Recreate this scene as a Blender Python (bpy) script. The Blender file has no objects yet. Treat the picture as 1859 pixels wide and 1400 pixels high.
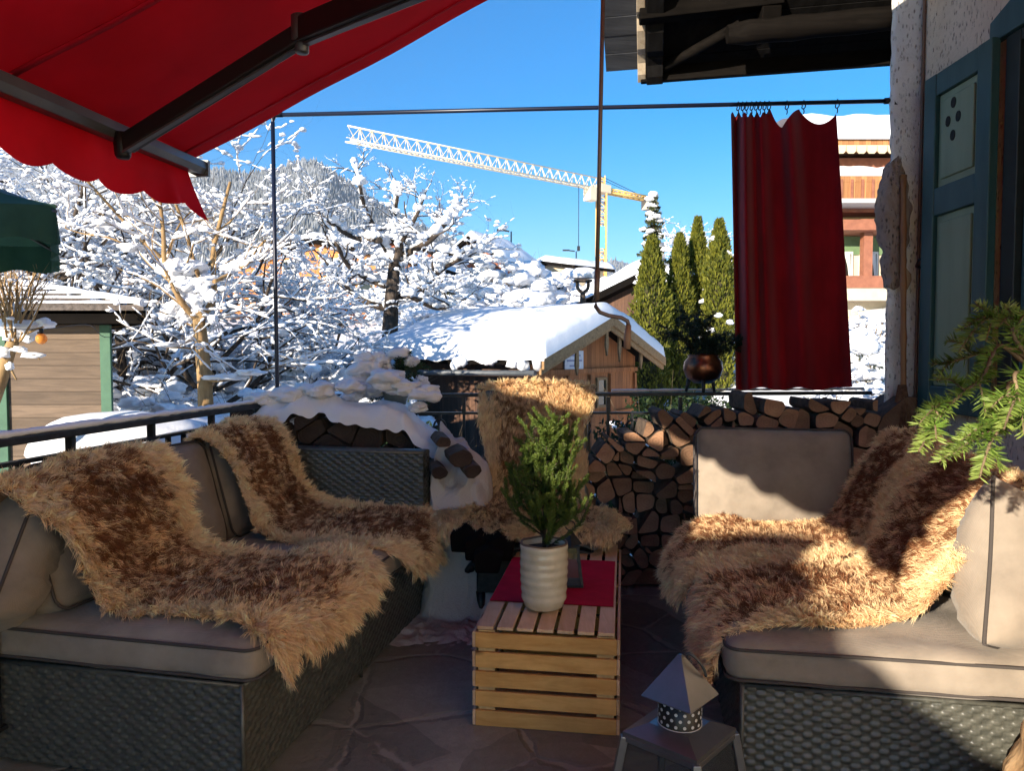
import bpy, bmesh, math, random
import numpy as np
from mathutils import Vector, Matrix, noise as mnoise
R = math.radians
SC = bpy.context.scene
COL = SC.collection
rng = random.Random(11)
NR = np.random.default_rng(5)

# ------------------------------------------------------------------ camera model (photo pixels -> points)
F, CX, CY, PITCH = 1350.0, 929.5, 700.0, R(2.5)
CAMZ = 1.35
def ray(px, py):
    x = (px - CX) / F; y = -(py - CY) / F
    return np.array([x, math.cos(PITCH) + y * math.sin(PITCH), -math.sin(PITCH) + y * math.cos(PITCH)])
def at(px, py, d):
    r = ray(px, py); return np.array([0, 0, CAMZ]) + r * (d / r[1])
def unit(v):
    v = np.asarray(v, float); return v / (np.linalg.norm(v) + 1e-12)

# ------------------------------------------------------------------ mesh builder
_ICO = {}; _CLOD = []
def ico(n):
    if n not in _ICO:
        bm = bmesh.new(); bmesh.ops.create_icosphere(bm, subdivisions=n, radius=1)
        _ICO[n] = (np.array([v.co[:] for v in bm.verts]), np.array([[v.index for v in f.verts] for f in bm.faces])); bm.free()
    return _ICO[n]
class MB:
    def __init__(s): s.V = []; s.F = []; s.C = []; s.n = 0; s.hascol = False
    def add(s, V, Fc, m=0, smooth=False, col=None):
        V = np.asarray(V, float).reshape(-1, 3)
        if isinstance(Fc, np.ndarray): groups = [Fc]
        else:
            d = {}
            for f in Fc: d.setdefault(len(f), []).append(f)
            groups = [np.array(g) for g in d.values()]
        for g in groups: s.F.append((g + s.n, m, smooth))
        s.V.append(V); s.n += len(V)
        if col is None: s.C.append(np.ones((len(V), 4)))
        else: s.C.append(np.asarray(col)); s.hascol = True
    def box(s, c, size, A=None, m=0):
        h = np.array(size) / 2.0
        q = np.array([[x, y, z] for z in (-1, 1) for y in (-1, 1) for x in (-1, 1)]) * h
        if A is not None: q = q @ np.array(A)
        s.add(q + np.array(c), [[0, 2, 3, 1], [4, 5, 7, 6], [0, 1, 5, 4], [2, 6, 7, 3], [0, 4, 6, 2], [1, 3, 7, 5]], m)
    def bar(s, p, q, w, h, m=0, up=(0, 0, 1)):
        p = np.array(p, float); q = np.array(q, float); t = unit(q - p); a = unit(np.cross(t, up)); b = np.cross(a, t)
        s.box((p + q) / 2, (np.linalg.norm(q - p), w, h), [t, a, b], m)
    def tube(s, pts, r, n=8, m=0, smooth=True, sq=(1, 1), cap=True, col=None):
        P = np.array(pts, float); k = len(P); rr = np.full(k, r) if np.isscalar(r) else np.array(r, float)
        T = np.gradient(P, axis=0); T /= (np.linalg.norm(T, axis=1)[:, None] + 1e-12)
        ref = np.array([0, 0, 1.0]) if abs(T[:, 2]).mean() < .8 else np.array([1.0, 0.13, 0])
        A = np.cross(T, ref); A /= (np.linalg.norm(A, axis=1)[:, None] + 1e-12); B = np.cross(A, T)
        th = np.arange(n) * 2 * math.pi / n
        V = P[:, None] + rr[:, None, None] * (sq[0] * np.cos(th)[None, :, None] * A[:, None] + sq[1] * np.sin(th)[None, :, None] * B[:, None])
        i = np.arange(k - 1)[:, None] * n; j = np.arange(n)[None]; j2 = (j + 1) % n
        Q = np.stack([i + j, i + n + j, i + n + j2, i + j2], -1).reshape(-1, 4)
        c4 = None if col is None else np.tile(np.array(col), (k * n, 1))
        s.add(V.reshape(-1, 3), Q, m, smooth, c4)
        if cap:
            base = s.n - k * n
            s.F.append((np.array([list(range(n))]) + base, m, False)); s.F.append((np.array([list(range(n))[::-1]]) + base + (k - 1) * n, m, False))
    def lathe(s, c, prof, n=28, m=0, smooth=True, wob=0):
        prof = np.array(prof, float); th = np.arange(n) * 2 * math.pi / n
        w = 1 + wob * np.sin(th * 3 + 1)[None, :]
        V = np.stack([prof[:, :1] * np.cos(th) * w, prof[:, :1] * np.sin(th) * w, np.repeat(prof[:, 1:], n, 1)], -1) + np.array(c)
        k = len(prof); i = np.arange(k - 1)[:, None] * n; j = np.arange(n)[None]; j2 = (j + 1) % n
        s.add(V.reshape(-1, 3), np.stack([i + j, i + j2, i + n + j2, i + n + j], -1).reshape(-1, 4), m, smooth)
    def prism(s, poly, O, U, Vv, W, m=0, ms=None, mb=None):
        poly = np.array(poly, float); O = np.array(O, float); U = np.array(U, float); Vv = np.array(Vv, float); W = np.array(W, float)
        a = O + poly[:, :1] * U + poly[:, 1:] * Vv; n = len(poly)
        s.add(np.concatenate([a, a + W]), [list(range(n))], m)
        b = s.n - 2 * n
        s.F.append((np.array([list(range(n))[::-1]]) + n + b, m if mb is None else mb, False))
        s.F.append((np.array([[i, i + n, (i + 1) % n + n, (i + 1) % n] for i in range(n)]) + b, m if ms is None else ms, False))
    def grid(s, P, m=0, smooth=True, mask=None, col=None, wrap=False):
        nu, nv = P.shape[:2]; i = np.arange(nu - 1)[:, None]; j = np.arange(nv if wrap else nv - 1)[None]; j2 = (j + 1) % nv
        Q = np.stack([i * nv + j, (i + 1) * nv + j, (i + 1) * nv + j2, i * nv + j2], -1).reshape(-1, 4)
        if mask is not None: Q = Q[mask.reshape(-1)[Q].all(1)]
        s.add(P.reshape(-1, 3), Q, m, smooth, col)
    def blob(s, c, r, amp=.2, n=2, m=0, flat=0, col=None):
        V, Fc = ico(n); V = V.copy(); ph = NR.uniform(0, 6.28, 6)
        d = 1 + amp * (np.sin(V[:, 0] * 3.1 + ph[0]) * np.sin(V[:, 1] * 2.7 + ph[1]) + .6 * np.sin(V[:, 2] * 4.3 + ph[2]) * np.sin(V[:, 0] * 5 + ph[3]) + .4 * np.sin(V[:, 1] * 7 + ph[4]))
        V = V * d[:, None] * np.array(r)
        if flat: V[:, 2] = np.maximum(V[:, 2], -np.array(r if np.isscalar(r) else r[2]) * flat)
        s.add(V + np.array(c), Fc, m, True, None if col is None else np.tile(np.array(col), (len(V), 1)))
    def lump(s, c, r, amp=.28, n=4, m=0, fq=2.0):
        V, Fc = ico(n); o = NR.uniform(0, 90, 3); V = V.copy()
        d = np.array([1 + amp * (mnoise.noise(Vector(v) * fq * .6 + Vector(o)) * 1.3 + .6 * mnoise.noise(Vector(v) * fq * 1.6 + Vector(o)) + .3 * mnoise.noise(Vector(v) * fq * 4 + Vector(o))) for v in V])
        s.add(V * d[:, None] * np.array(r) + np.array(c), Fc, m, True)
    def clod(s, c, r, m=0):
        if not _CLOD:
            V, Fc = ico(3); rr = random.Random(77)
            for q in range(8):
                o = Vector((rr.uniform(0, 90), rr.uniform(0, 90), rr.uniform(0, 90))); d = np.array([1 + .42 * mnoise.noise(Vector(v) * 1.5 + o) + .28 * mnoise.noise(Vector(v) * 3.6 + o) for v in V]); _CLOD.append((V * d[:, None], Fc))
        V, Fc = _CLOD[int(NR.integers(8))]; a = NR.uniform(0, 6.28); ca, sa = math.cos(a), math.sin(a)
        s.add((V @ np.array([[ca, sa, 0], [-sa, ca, 0], [0, 0, 1]])) * np.array(r) + np.array(c), Fc, m, True)
    def build(s, name, mats, org=(0, 0, 0), parent=None, bevel=0):
        if not isinstance(mats, (list, tuple)): mats = [mats]
        V = np.concatenate(s.V) - np.array(org); me = bpy.data.meshes.new(name)
        me.vertices.add(len(V)); me.vertices.foreach_set('co', V.astype(np.float32).ravel())
        loops = np.concatenate([f.ravel() for f, _, _ in s.F]); tot = np.concatenate([np.full(len(f), f.shape[1]) for f, _, _ in s.F])
        st = np.concatenate([[0], np.cumsum(tot)[:-1]])
        me.loops.add(len(loops)); me.loops.foreach_set('vertex_index', loops.astype(np.int32))
        me.polygons.add(len(tot)); me.polygons.foreach_set('loop_start', st.astype(np.int32))
        me.polygons.foreach_set('material_index', np.concatenate([np.full(len(f), m) for f, m, _ in s.F]).astype(np.int32))
        me.polygons.foreach_set('use_smooth', np.concatenate([np.full(len(f), sm) for f, _, sm in s.F]))
        if s.hascol:
            a = me.color_attributes.new('Col', 'FLOAT_COLOR', 'POINT'); a.data.foreach_set('color', np.concatenate(s.C).astype(np.float32).ravel())
        me.update(calc_edges=True)
        for m in mats: me.materials.append(m)
        o = bpy.data.objects.new(name, me); COL.objects.link(o)
        if parent is not None: o.parent = parent
        if bevel:
            b = o.modifiers.new('bevel', 'BEVEL'); b.width = bevel; b.segments = 2; b.limit_method = 'ANGLE'; b.angle_limit = R(40)
        return o

def tag(o, label=None, cat=None, group=None, kind=None):
    if label: o['label'] = label
    if cat: o['category'] = cat
    if group: o['group'] = group
    if kind: o['kind'] = kind
    return o
class Thing:
    """an Empty at the base of a thing; parts are built in world coordinates and stored relative to it"""
    def __init__(s, name, label, cat, loc, group=None):
        s.loc = np.array(loc, float); s.o = bpy.data.objects.new(name, None); s.o.empty_display_size = .1
        COL.objects.link(s.o); s.o.location = s.loc; tag(s.o, label, cat, group)
    def part(s, mb, name, mats, parent=None, bevel=0, label=None, kind=None):
        o = mb.build(name, mats, s.loc, parent or s.o, bevel); tag(o, label, kind=kind); return o
def single(mb, name, mats, label, cat, loc, group=None, kind=None, bevel=0):
    o = mb.build(name, mats, loc, None, bevel); o.location = np.array(loc, float); return tag(o, label, cat, group, kind)
def struct(mb, name, mats):
    o = mb.build(name, mats); o['kind'] = 'structure'; return o
def copy_tree(o, loc=None, rotz=0, scale=1, label=None, parent=None):
    c = o.copy(); COL.objects.link(c)
    if parent is not None: c.parent = parent
    if loc is not None: c.location = loc; c.rotation_euler = (0, 0, rotz); c.scale = (scale,) * 3
    if label: c['label'] = label
    for ch in list(o.children): copy_tree(ch, parent=c)
    return c

# ------------------------------------------------------------------ materials
class N:
    def __init__(s, name):
        s.m = bpy.data.materials.new(name); s.m.use_nodes = True; s.t = s.m.node_tree; s.t.nodes.clear()
        s.out = s.n('ShaderNodeOutputMaterial'); s.bs = s.n('ShaderNodeBsdfPrincipled'); s.l(s.bs, 0, s.out, 0)
    def n(s, typ, props=None, **kw):
        x = s.t.nodes.new(typ)
        for k, v in (props or {}).items(): setattr(x, k, v)
        for k, v in kw.items(): s.set(x, k.replace('_', ' '), v)
        return x
    def set(s, x, k, v):
        inp = x.inputs[k]
        if isinstance(v, tuple) and len(v) == 2 and hasattr(v[0], 'outputs'): s.t.links.new(v[0].outputs[v[1]], inp)
        elif hasattr(v, 'outputs'): s.t.links.new(v.outputs[0], inp)
        else:
            if isinstance(v, (tuple, list)) and len(v) == 3 and inp.type == 'RGBA': v = (*v, 1)
            inp.default_value = v
    def l(s, a, ao, b, bi): s.t.links.new(a.outputs[ao], b.inputs[bi])
    def coord(s, kind='Object', scale=(1, 1, 1), rot=(0, 0, 0)):
        c = s.n('ShaderNodeTexCoord'); mp = s.n('ShaderNodeMapping'); s.l(c, kind, mp, 0)
        mp.inputs['Scale'].default_value = scale; mp.inputs['Rotation'].default_value = rot; return mp
    def noise(s, vec, scale=5, detail=5, rough=.6, dist=0):
        return s.n('ShaderNodeTexNoise', Vector=vec, Scale=float(scale), Detail=float(detail), Roughness=rough, Distortion=float(dist))
    def ramp(s, fac, stops):
        r = s.n('ShaderNodeValToRGB'); e = r.color_ramp.elements
        while len(e) < len(stops): e.new(.5)
        for el, (p, c) in zip(e, stops): el.position = p; el.color = (*c, 1) if len(c) == 3 else c
        s.t.links.new(fac.outputs[0], r.inputs[0]); return r
    def mix(s, fac, a, b, mode='MIX'):
        x = s.n('ShaderNodeMix', {'data_type': 'RGBA', 'blend_type': mode})
        for i, v in ((0, fac), (6, a), (7, b)):
            if hasattr(v, 'outputs'): s.t.links.new(v.outputs[2 if v.bl_idname == 'ShaderNodeMix' else 0], x.inputs[i])
            else: x.inputs[i].default_value = v if i == 0 else (*v, 1)
        return x
    def math(s, op, a, b=0.0):
        x = s.n('ShaderNodeMath', {'operation': op})
        for i, v in ((0, a), (1, b)):
            if hasattr(v, 'outputs'): s.t.links.new(v.outputs[0], x.inputs[i])
            else: x.inputs[i].default_value = v
        return x
    def color(s, v):
        if hasattr(v, 'outputs'): s.t.links.new(v.outputs[2 if v.bl_idname == 'ShaderNodeMix' else 0], s.bs.inputs['Base Color'])
        else: s.bs.inputs['Base Color'].default_value = (*v, 1)
    def bump(s, h, strength=.3, dist=.01):
        b = s.n('ShaderNodeBump', Strength=strength, Distance=dist)
        s.t.links.new(h.outputs[2 if h.bl_idname == 'ShaderNodeMix' else 0], b.inputs['Height']); s.l(b, 0, s.bs, 'Normal'); return b
    def translucent(s, fac, col):
        t = s.n('ShaderNodeBsdfTranslucent'); mx = s.n('ShaderNodeMixShader'); mx.inputs[0].default_value = fac
        if hasattr(col, 'outputs'): s.l(col, 2 if col.bl_idname == 'ShaderNodeMix' else 0, t, 0)
        else: t.inputs[0].default_value = (*col, 1)
        s.l(s.bs, 0, mx, 1); s.l(t, 0, mx, 2); s.l(mx, 0, s.out, 0)
def mat(name, c1, c2=None, rough=.7, metal=0, ns=6, st=(1, 1, 1), bump=0, bs=60, bd=.005, spec=.4, lo=.35, hi=.65, tr=0, sheen=0, coat=0):
    k = N(name); k.bs.inputs['Roughness'].default_value = rough; k.bs.inputs['Metallic'].default_value = metal
    k.bs.inputs['Specular IOR Level'].default_value = spec; k.bs.inputs['Sheen Weight'].default_value = sheen; k.bs.inputs['Coat Weight'].default_value = coat
    v = k.coord(scale=st); col = c1
    if c2 is not None:
        col = k.ramp(k.noise(v, ns, 6), [(lo, c1), (hi, c2)])
    k.color(col)
    if bump: k.bump(k.noise(v, bs, 4), bump, bd)
    if tr: k.translucent(tr, col)
    return k.m
def wood(name, c1, c2, axis=0, scale=1.0, rough=.6, knots=True, spec=.3, bump=.25):
    k = N(name); k.bs.inputs['Roughness'].default_value = rough; k.bs.inputs['Specular IOR Level'].default_value = spec
    st = [22 * scale] * 3; st[axis] = 1.2 * scale
    v = k.coord(scale=tuple(st)); n1 = k.noise(v, 1.6, 6, .62, .6)
    col = k.ramp(n1, [(.3, c1), (.5, tuple(.5 * (a + b) for a, b in zip(c1, c2))), (.72, c2)])
    st2 = [7 * scale] * 3; st2[axis] = 3.0 * scale
    if knots:
        vo = k.n('ShaderNodeTexVoronoi', Vector=k.coord(scale=tuple(st2)), Scale=1.0)
        kn = k.ramp(vo, [(.03, (1, 1, 1)), (.13, (0, 0, 0))]); col = k.mix(kn, col, tuple(.25 * x for x in c1))
    oi = k.n('ShaderNodeObjectInfo'); mr = k.n('ShaderNodeMapRange'); k.l(oi, 'Random', mr, 0); mr.inputs[3].default_value = .80; mr.inputs[4].default_value = 1.15; hs = k.n('ShaderNodeHueSaturation'); k.l(col, 2 if col.bl_idname == 'ShaderNodeMix' else 0, hs, 'Color'); k.l(mr, 0, hs, 'Value'); blot = k.noise(k.coord(scale=(3, 3, 3)), 2.2, 4)
    k.color(k.mix(k.ramp(blot, [(.45, (0, 0, 0)), (.75, (.35, .35, .35))]), hs, tuple(.45 * x for x in c1))); k.bump(n1, bump, .004); return k.m
def attr_mat(name, rough=.8, tr=0, spec=.2, tint=(1, 1, 1)):
    k = N(name); k.bs.inputs['Roughness'].default_value = rough; k.bs.inputs['Specular IOR Level'].default_value = spec
    a = k.n('ShaderNodeAttribute', {'attribute_name': 'Col'}); k.color(a)
    if tr: k.translucent(tr, a)
    return k.m

M = {}
M['iron'] = mat('painted black iron', (.012, .014, .018), (.03, .032, .036), .45, .3, 30, bump=.2, bs=120, bd=.002)
M['rodblue'] = mat('dark blue lacquered steel', (.008, .012, .03), None, .35, .2)
M['awning'] = mat('red awning cloth', (.52, .005, .026), (.42, .004, .020), .8, 0, 2, (1, 1, 1), .15, 300, .001, .15, tr=.30)
M['valance'] = mat('red valance cloth', (.58, .005, .022), (.46, .004, .016), .8, 0, 3, (1, 1, 1), .15, 300, .001, .15, tr=.32)
M['alu'] = mat('anthracite aluminium', (.10, .105, .11), (.14, .145, .15), .4, .6, 4)
M['armblack'] = mat('black powder coated metal', (.010, .010, .011), None, .5, .2)
M['curtain'] = mat('wine red curtain cloth', (.27, .007, .014), (.17, .004, .009), .9, 0, 6, (1, 1, .3), .2, 250, .002, .1, tr=.10, sheen=.2)
M['fabric'] = None
def fabric(name, c, s=1.0):
    k = N(name); k.bs.inputs['Roughness'].default_value = .9; k.bs.inputs['Sheen Weight'].default_value = .15; k.bs.inputs['Specular IOR Level'].default_value = .15
    v = k.coord(); w1 = k.n('ShaderNodeTexWave', {'bands_direction': 'X'}, Vector=v, Scale=140.0, Distortion=1.2); w2 = k.n('ShaderNodeTexWave', {'bands_direction': 'Z'}, Vector=v, Scale=140.0, Distortion=1.2)
    h = k.mix(.5, w1, w2); big = k.noise(v, 7, 5); col = k.ramp(big, [(.3, tuple(x * .74 for x in c)), (.5, tuple(x * .96 for x in c)), (.7, tuple(x * 1.14 for x in c))])
    k.color(k.mix(.16, col, h, 'MULTIPLY')); k.bump(k.mix(.35, h, big), .35, .004); return k.m
M['fabric'] = fabric('grey taupe outdoor cushion cloth', (.31, .265, .215))
M['fabric2'] = fabric('dark taupe cushion cloth', (.27, .23, .185))
M['piping'] = mat('dark cushion piping', (.06, .052, .048), None, .9)
M['wicker'] = mat('black brown resin wicker', (.050, .052, .044), (.095, .096, .080), .40, 0, 40, bump=.1, bs=200, bd=.001, spec=.6)
M['pine'] = wood('fresh pine boards along x', (.58, .28, .07), (.78, .45, .15), 0, 1.0, .55)
M['pine_y'] = wood('fresh pine boards along y', (.56, .35, .18), (.72, .50, .32), 1, 1.0, .6)
M['pine_z'] = wood('fresh pine boards along z', (.54, .33, .13), (.72, .48, .22), 2, 1.0, .6)
M['runner'] = mat('crimson table runner', (.50, .010, .04), (.38, .008, .03), .9, 0, 10, bump=.3, bs=300, bd=.002, spec=.1)
M['snow'] = None
def snowmat(name, c=(.80, .83, .88), bs=9, sss=True, sparkle=.4):
    k = N(name); k.bs.inputs['Roughness'].default_value = .65; k.bs.inputs['Specular IOR Level'].default_value = .25
    v = k.coord(); n1 = k.noise(v, bs, 6, .65); n2 = k.noise(v, bs * 9, 3)
    k.color(k.ramp(n1, [(.3, tuple(x * .95 for x in c)), (.7, c)]))
    k.bump(k.mix(.3, n1, n2), sparkle, .02); return k.m
M['snow'] = snowmat('fresh snow')
M['snowfar'] = snowmat('far snow', (.80, .83, .88), 1.5)
M['snowgrey'] = snowmat('greyer snow', (.62, .58, .58), 14, sparkle=.7)  # darker and greyer than the fresh snow
M['bark'] = mat('brown grey tree bark', (.10, .075, .05), (.24, .18, .11), .9, 0, 14, (1, 1, .3), .6, 30, .01, .1)
M['barklit'] = mat('sunlit tan bark', (.22, .14, .07), (.36, .25, .13), .85, 0, 18, (1, 1, .3), .4, 40, .005, .1)  # sunlit tone of the near trees put into the bark colour
M['barkdark'] = mat('dark wet bark', (.035, .028, .024), (.10, .08, .065), .9, 0, 14, (1, 1, .3), .6, 30, .01, .1)
M['leaf'] = attr_mat('evergreen leaves', .6, .25)
M['fur'] = attr_mat('sheepskin wool', .9, .22, .1)
M['hide'] = mat('tanned hide leather', (.34, .22, .13), (.24, .14, .08), .9)
M['needle'] = attr_mat('conifer needles', .5, .3, .35)
# ------------------------------------------------------------------ terrace floor: crazy paving
def flagstone():
    k = N('porphyry crazy paving'); v = k.coord(); warp = k.noise(v, 1.7, 3)
    vv = k.n('ShaderNodeVectorMath', {'operation': 'MULTIPLY_ADD'}); k.l(warp, 'Color', vv, 0); vv.inputs[1].default_value = (.16, .16, .0); k.l(v, 0, vv, 2)
    e = k.n('ShaderNodeTexVoronoi', {'feature': 'DISTANCE_TO_EDGE'}, Vector=vv, Scale=2.1); c = k.n('ShaderNodeTexVoronoi', Vector=vv, Scale=1.9)
    fine = k.noise(v, 26, 7, .7); mid = k.noise(v, 5, 5)
    cell = k.n('ShaderNodeSeparateColor'); k.l(c, 'Color', cell, 0)
    stone = k.mix(k.ramp(cell, [(.15, (0, 0, 0)), (.85, (1, 1, 1))]), (.16, .16, .13), (.33, .315, .25))
    stone = k.mix(k.ramp(mid, [(.35, (0, 0, 0)), (.7, (.6, .6, .6))]), stone, (.21, .20, .16)); stone = k.mix(.35, stone, fine, 'OVERLAY')
    wob = k.math('ADD', k.math('SUBTRACT', e, k.math('MULTIPLY', k.math('SUBTRACT', mid, .52), .12)), k.math('MULTIPLY', k.math('SUBTRACT', fine, .5), .045))
    joint = k.ramp(wob, [(.010, (1, 1, 1)), (.024, (0, 0, 0))])
    k.color(k.mix(joint, stone, (.33, .31, .25))); k.bs.inputs['Roughness'].default_value = .55; k.bs.inputs['Specular IOR Level'].default_value = .35
    h = k.ramp(wob, [(.012, (0, 0, 0)), (.05, (1, 1, 1))]); k.bump(k.mix(.45, h, fine), .8, .02); return k.m
M['paving'] = flagstone()
b = MB(); b.box((.5, .1, -.06), (6.2, 9.4, .12)); struct(b, 'terrace_floor', M['paving'])
M['render'] = mat('terrace edge render', (.30, .28, .25), (.40, .37, .33), .9, 0, 5, bump=.5, bs=30, bd=.01)
b = MB(); b.box((.5, 4.78, -.8), (6.2, .22, 1.58)); b.box((-2.72, .1, -.8), (.22, 9.4, 1.58)); single(b, 'retaining_wall', M['render'], 'rendered retaining wall holding up the terrace edge below the railing', 'wall', (.5, 4.7, -1.6))

# ------------------------------------------------------------------ house wall, pilaster, brown patch
def stucco(name, c1, c2, dark):
    k = N(name); v = k.coord(); n1 = k.noise(v, 3.5, 5); n2 = k.noise(v, 38, 5, .7); pits = k.n('ShaderNodeTexVoronoi', Vector=k.coord(scale=(1, 1, .4)), Scale=58.0)
    base = k.ramp(n1, [(.3, c1), (.7, c2)])
    spots = k.math('MULTIPLY', k.ramp(pits, [(.18, (1, 1, 1)), (.40, (0, 0, 0))]), k.ramp(n2, [(.44, (0, 0, 0)), (.6, (1, 1, 1))]))
    k.color(k.mix(spots, base, dark)); k.bs.inputs['Roughness'].default_value = .92
    k.bump(k.mix(.5, n2, k.ramp(pits, [(.05, (0, 0, 0)), (.35, (1, 1, 1))])), .9, .02); return k.m
M['stucco_pink'] = stucco('pinkish rough plaster', (.60, .47, .36), (.72, .58, .46), (.20, .14, .12))
M['stucco_white'] = stucco('flaking white plaster', (.64, .63, .62), (.80, .79, .78), (.30, .27, .25))
M['masonry'] = stucco('bare brown masonry', (.20, .155, .135), (.36, .29, .25), (.09, .07, .06))
WX = 2.38
house = Thing('chalet_house', 'pink and white rough plastered house wall beside the terrace with window and shutter', 'house', (WX, 3.0, 0))
b = MB()
wy0, wy1, wz0, wz1 = 2.35, 3.62, 1.0, 2.86      # window opening
for y0, y1, z0, z1 in ((1.6, wy0, -.1, 6.5), (wy1, 4.40, -.1, 6.5), (wy0, wy1, -.1, wz0), (wy0, wy1, wz1, 6.5)):
    b.box((WX + .3, (y0 + y1) / 2, (z0 + z1) / 2), (.6, y1 - y0, z1 - z0))
house.part(b, 'wall', M['stucco_pink']); b = MB(); b.box((WX + .3, -2.7, 3.2), (.6, 8.596, 6.6)); house.part(b, 'side_wall', stucco('cream plaster', (.72, .62, .48), (.80, .70, .56), (.5, .42, .33)))  # unseen stretch, plastered paler to bounce sunlight onto the terrace
# white corner pilaster with rough, wavy edge
b = MB(); nz, nx = 150, 7; P = np.zeros((nz, 10, 3))
zs = np.linspace(-.1, 6.0, nz)
for i, z in enumerate(zs):
    e = .012 * mnoise.noise((z * 2.2, 3, 1)) + .010 * mnoise.noise((z * 9, 1, 1)) + .006 * mnoise.noise((z * 24, 5, 1))
    prof = [(2.60, 4.98), (2.42 + e, 4.72), (2.225 + e, 4.44), (2.205 + e, 4.405), (2.23 + e, 4.39), (2.28, 4.388), (2.33, 4.389), (2.375, 4.388), (2.392, 4.392), (2.40, 4.42)]
    for j, (x, y) in enumerate(prof): P[i, j] = (x, y + .006 * math.sin(z * 31 + j), z)
b.grid(P, 0, True); house.part(b, 'corner_pilaster', M['stucco_white'])
# exposed masonry patch
b = MB()
zz = np.linspace(1.72, 2.50, 46); P = np.zeros((46, 9, 3))
for i, z in enumerate(zz):
    t = i / 45; bulge = math.sin(math.pi * min(1, t * 1.02)) ** .35 if 0 < t < 1 else 0
    w0 = 2.168 - .03 * math.exp(-((t - .68) / .2) ** 2) + .030 * mnoise.noise((z * 9, 2, 2)) + .015 * mnoise.noise((z * 26, 2, 7)); w1 = 2.325 + .03 * mnoise.noise((z * 8, 8, 2))
    c = (w0 + w1) / 2
    for j in range(9):
        f = j / 8; x = c + (w0 + (w1 - w0) * f - c) * bulge
        P[i, j] = (x, 4.385 - .035 * bulge * (math.sin(math.pi * f) ** .5) + .008 * math.sin(z * 60 + j * 2.1) + (.05 if j == 0 else 0), z)
b.grid(P, 0, True); house.part(b, 'bare_masonry_patch', M['masonry'])
b = MB(); b.blob((2.30, 4.375, 1.78), (.045, .02, .06), .2, 2); house.part(b, 'plaster_repair', mat('ochre mortar', (.36, .24, .15), (.44, .31, .2), .9, 0, 20, bump=.5))
b = MB(); P = np.zeros((20, 14, 3))
for i in range(20):
    for j in range(14):
        u, v = i / 19 * 2 - 1, j / 13 * 2 - 1; sc = 1 / max(1e-6, math.sqrt(max(u * u, v * v, 1e-9)) / max(1e-6, math.hypot(u, v)) * 1.0) if False else 1
        r = max(abs(u), abs(v)); n = math.hypot(u, v) or 1; q = r / n * (1 + .12 * math.sin(5 * math.atan2(v, u)))
        P[i, j] = (WX - .006 * (1 - r) - .003, 4.12 + .17 * u * q + .0, 1.93 + .27 * v * q)
b.grid(P, 0, True); house.part(b, 'brown_damp_stain', M['masonry'])
b = MB(); b.tube([(WX - .012, 4.36, z) for z in np.linspace(.5, 4, 12)], .009, 6); house.part(b, 'drain_cable', mat('brown cable sheath', (.16, .09, .06), None, .6))
b = MB(); b.tube([(WX - .01, 4.33, 1.84), (WX - .05, 4.31, 1.85), (WX - .07, 4.25, 1.88), (WX - .05, 4.2, 1.885), (WX - .01, 4.2, 1.88)], .008, 6); house.part(b, 'shutter_hook', M['iron'])
# window: dark reveal, frame, glass
M['teal'] = mat('teal blue painted wood', (.018, .065, .082), (.035, .10, .12), .5, 0, 8, (1, 1, .2), .3, 60, .003, .4)
M['glassdark'] = mat('dark window glass', (.006, .008, .009), None, .05, 0, spec=.6)
M['reveal'] = mat('black green painted window reveal', (.008, .012, .012), (.016, .022, .022), .5, 0, 8)
b = MB(); b.box((WX + .10, wy1 - .05, (wz0 + wz1) / 2), (.24, .10, wz1 - wz0 - .004)); b.box((WX + .10, wy0 + .05, (wz0 + wz1) / 2), (.24, .10, wz1 - wz0 - .004)); b.box((WX + .10, (wy0 + wy1) / 2, wz0 + .03), (.24, wy1 - wy0 - .21, .055)); b.box((WX + .10, (wy0 + wy1) / 2, wz1 - .03), (.24, wy1 - wy0 - .21, .055)); house.part(b, 'window_reveal', M['reveal'], bevel=.004)
b = MB()
for y in (wy0 + .135, (wy0 + wy1) / 2, wy1 - .135): b.box((WX + .045, y, (wz0 + wz1) / 2), (.07, .05, wz1 - wz0 - .13))
wf = house.part(b, 'window_frame', M['teal'], bevel=.004)
b = MB(); b.box((WX + .06, (wy0 + wy1) / 2, (wz0 + wz1) / 2), (.02, wy1 - wy0 - .24, wz1 - wz0 - .12)); house.part(b, 'window_pane', M['glassdark'], wf)
b = MB(); b.prism([(0, 0), (1.45, 0), (1.45, .10), (1.1, .22), (.72, .26), (.34, .22), (0, .10)], (WX - .045, wy0 - .09, wz1 + .0), (0, 1, 0), (0, 0, 1), (.05, 0, 0)); house.part(b, 'window_lintel', M['teal'], wf, bevel=.006)
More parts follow.
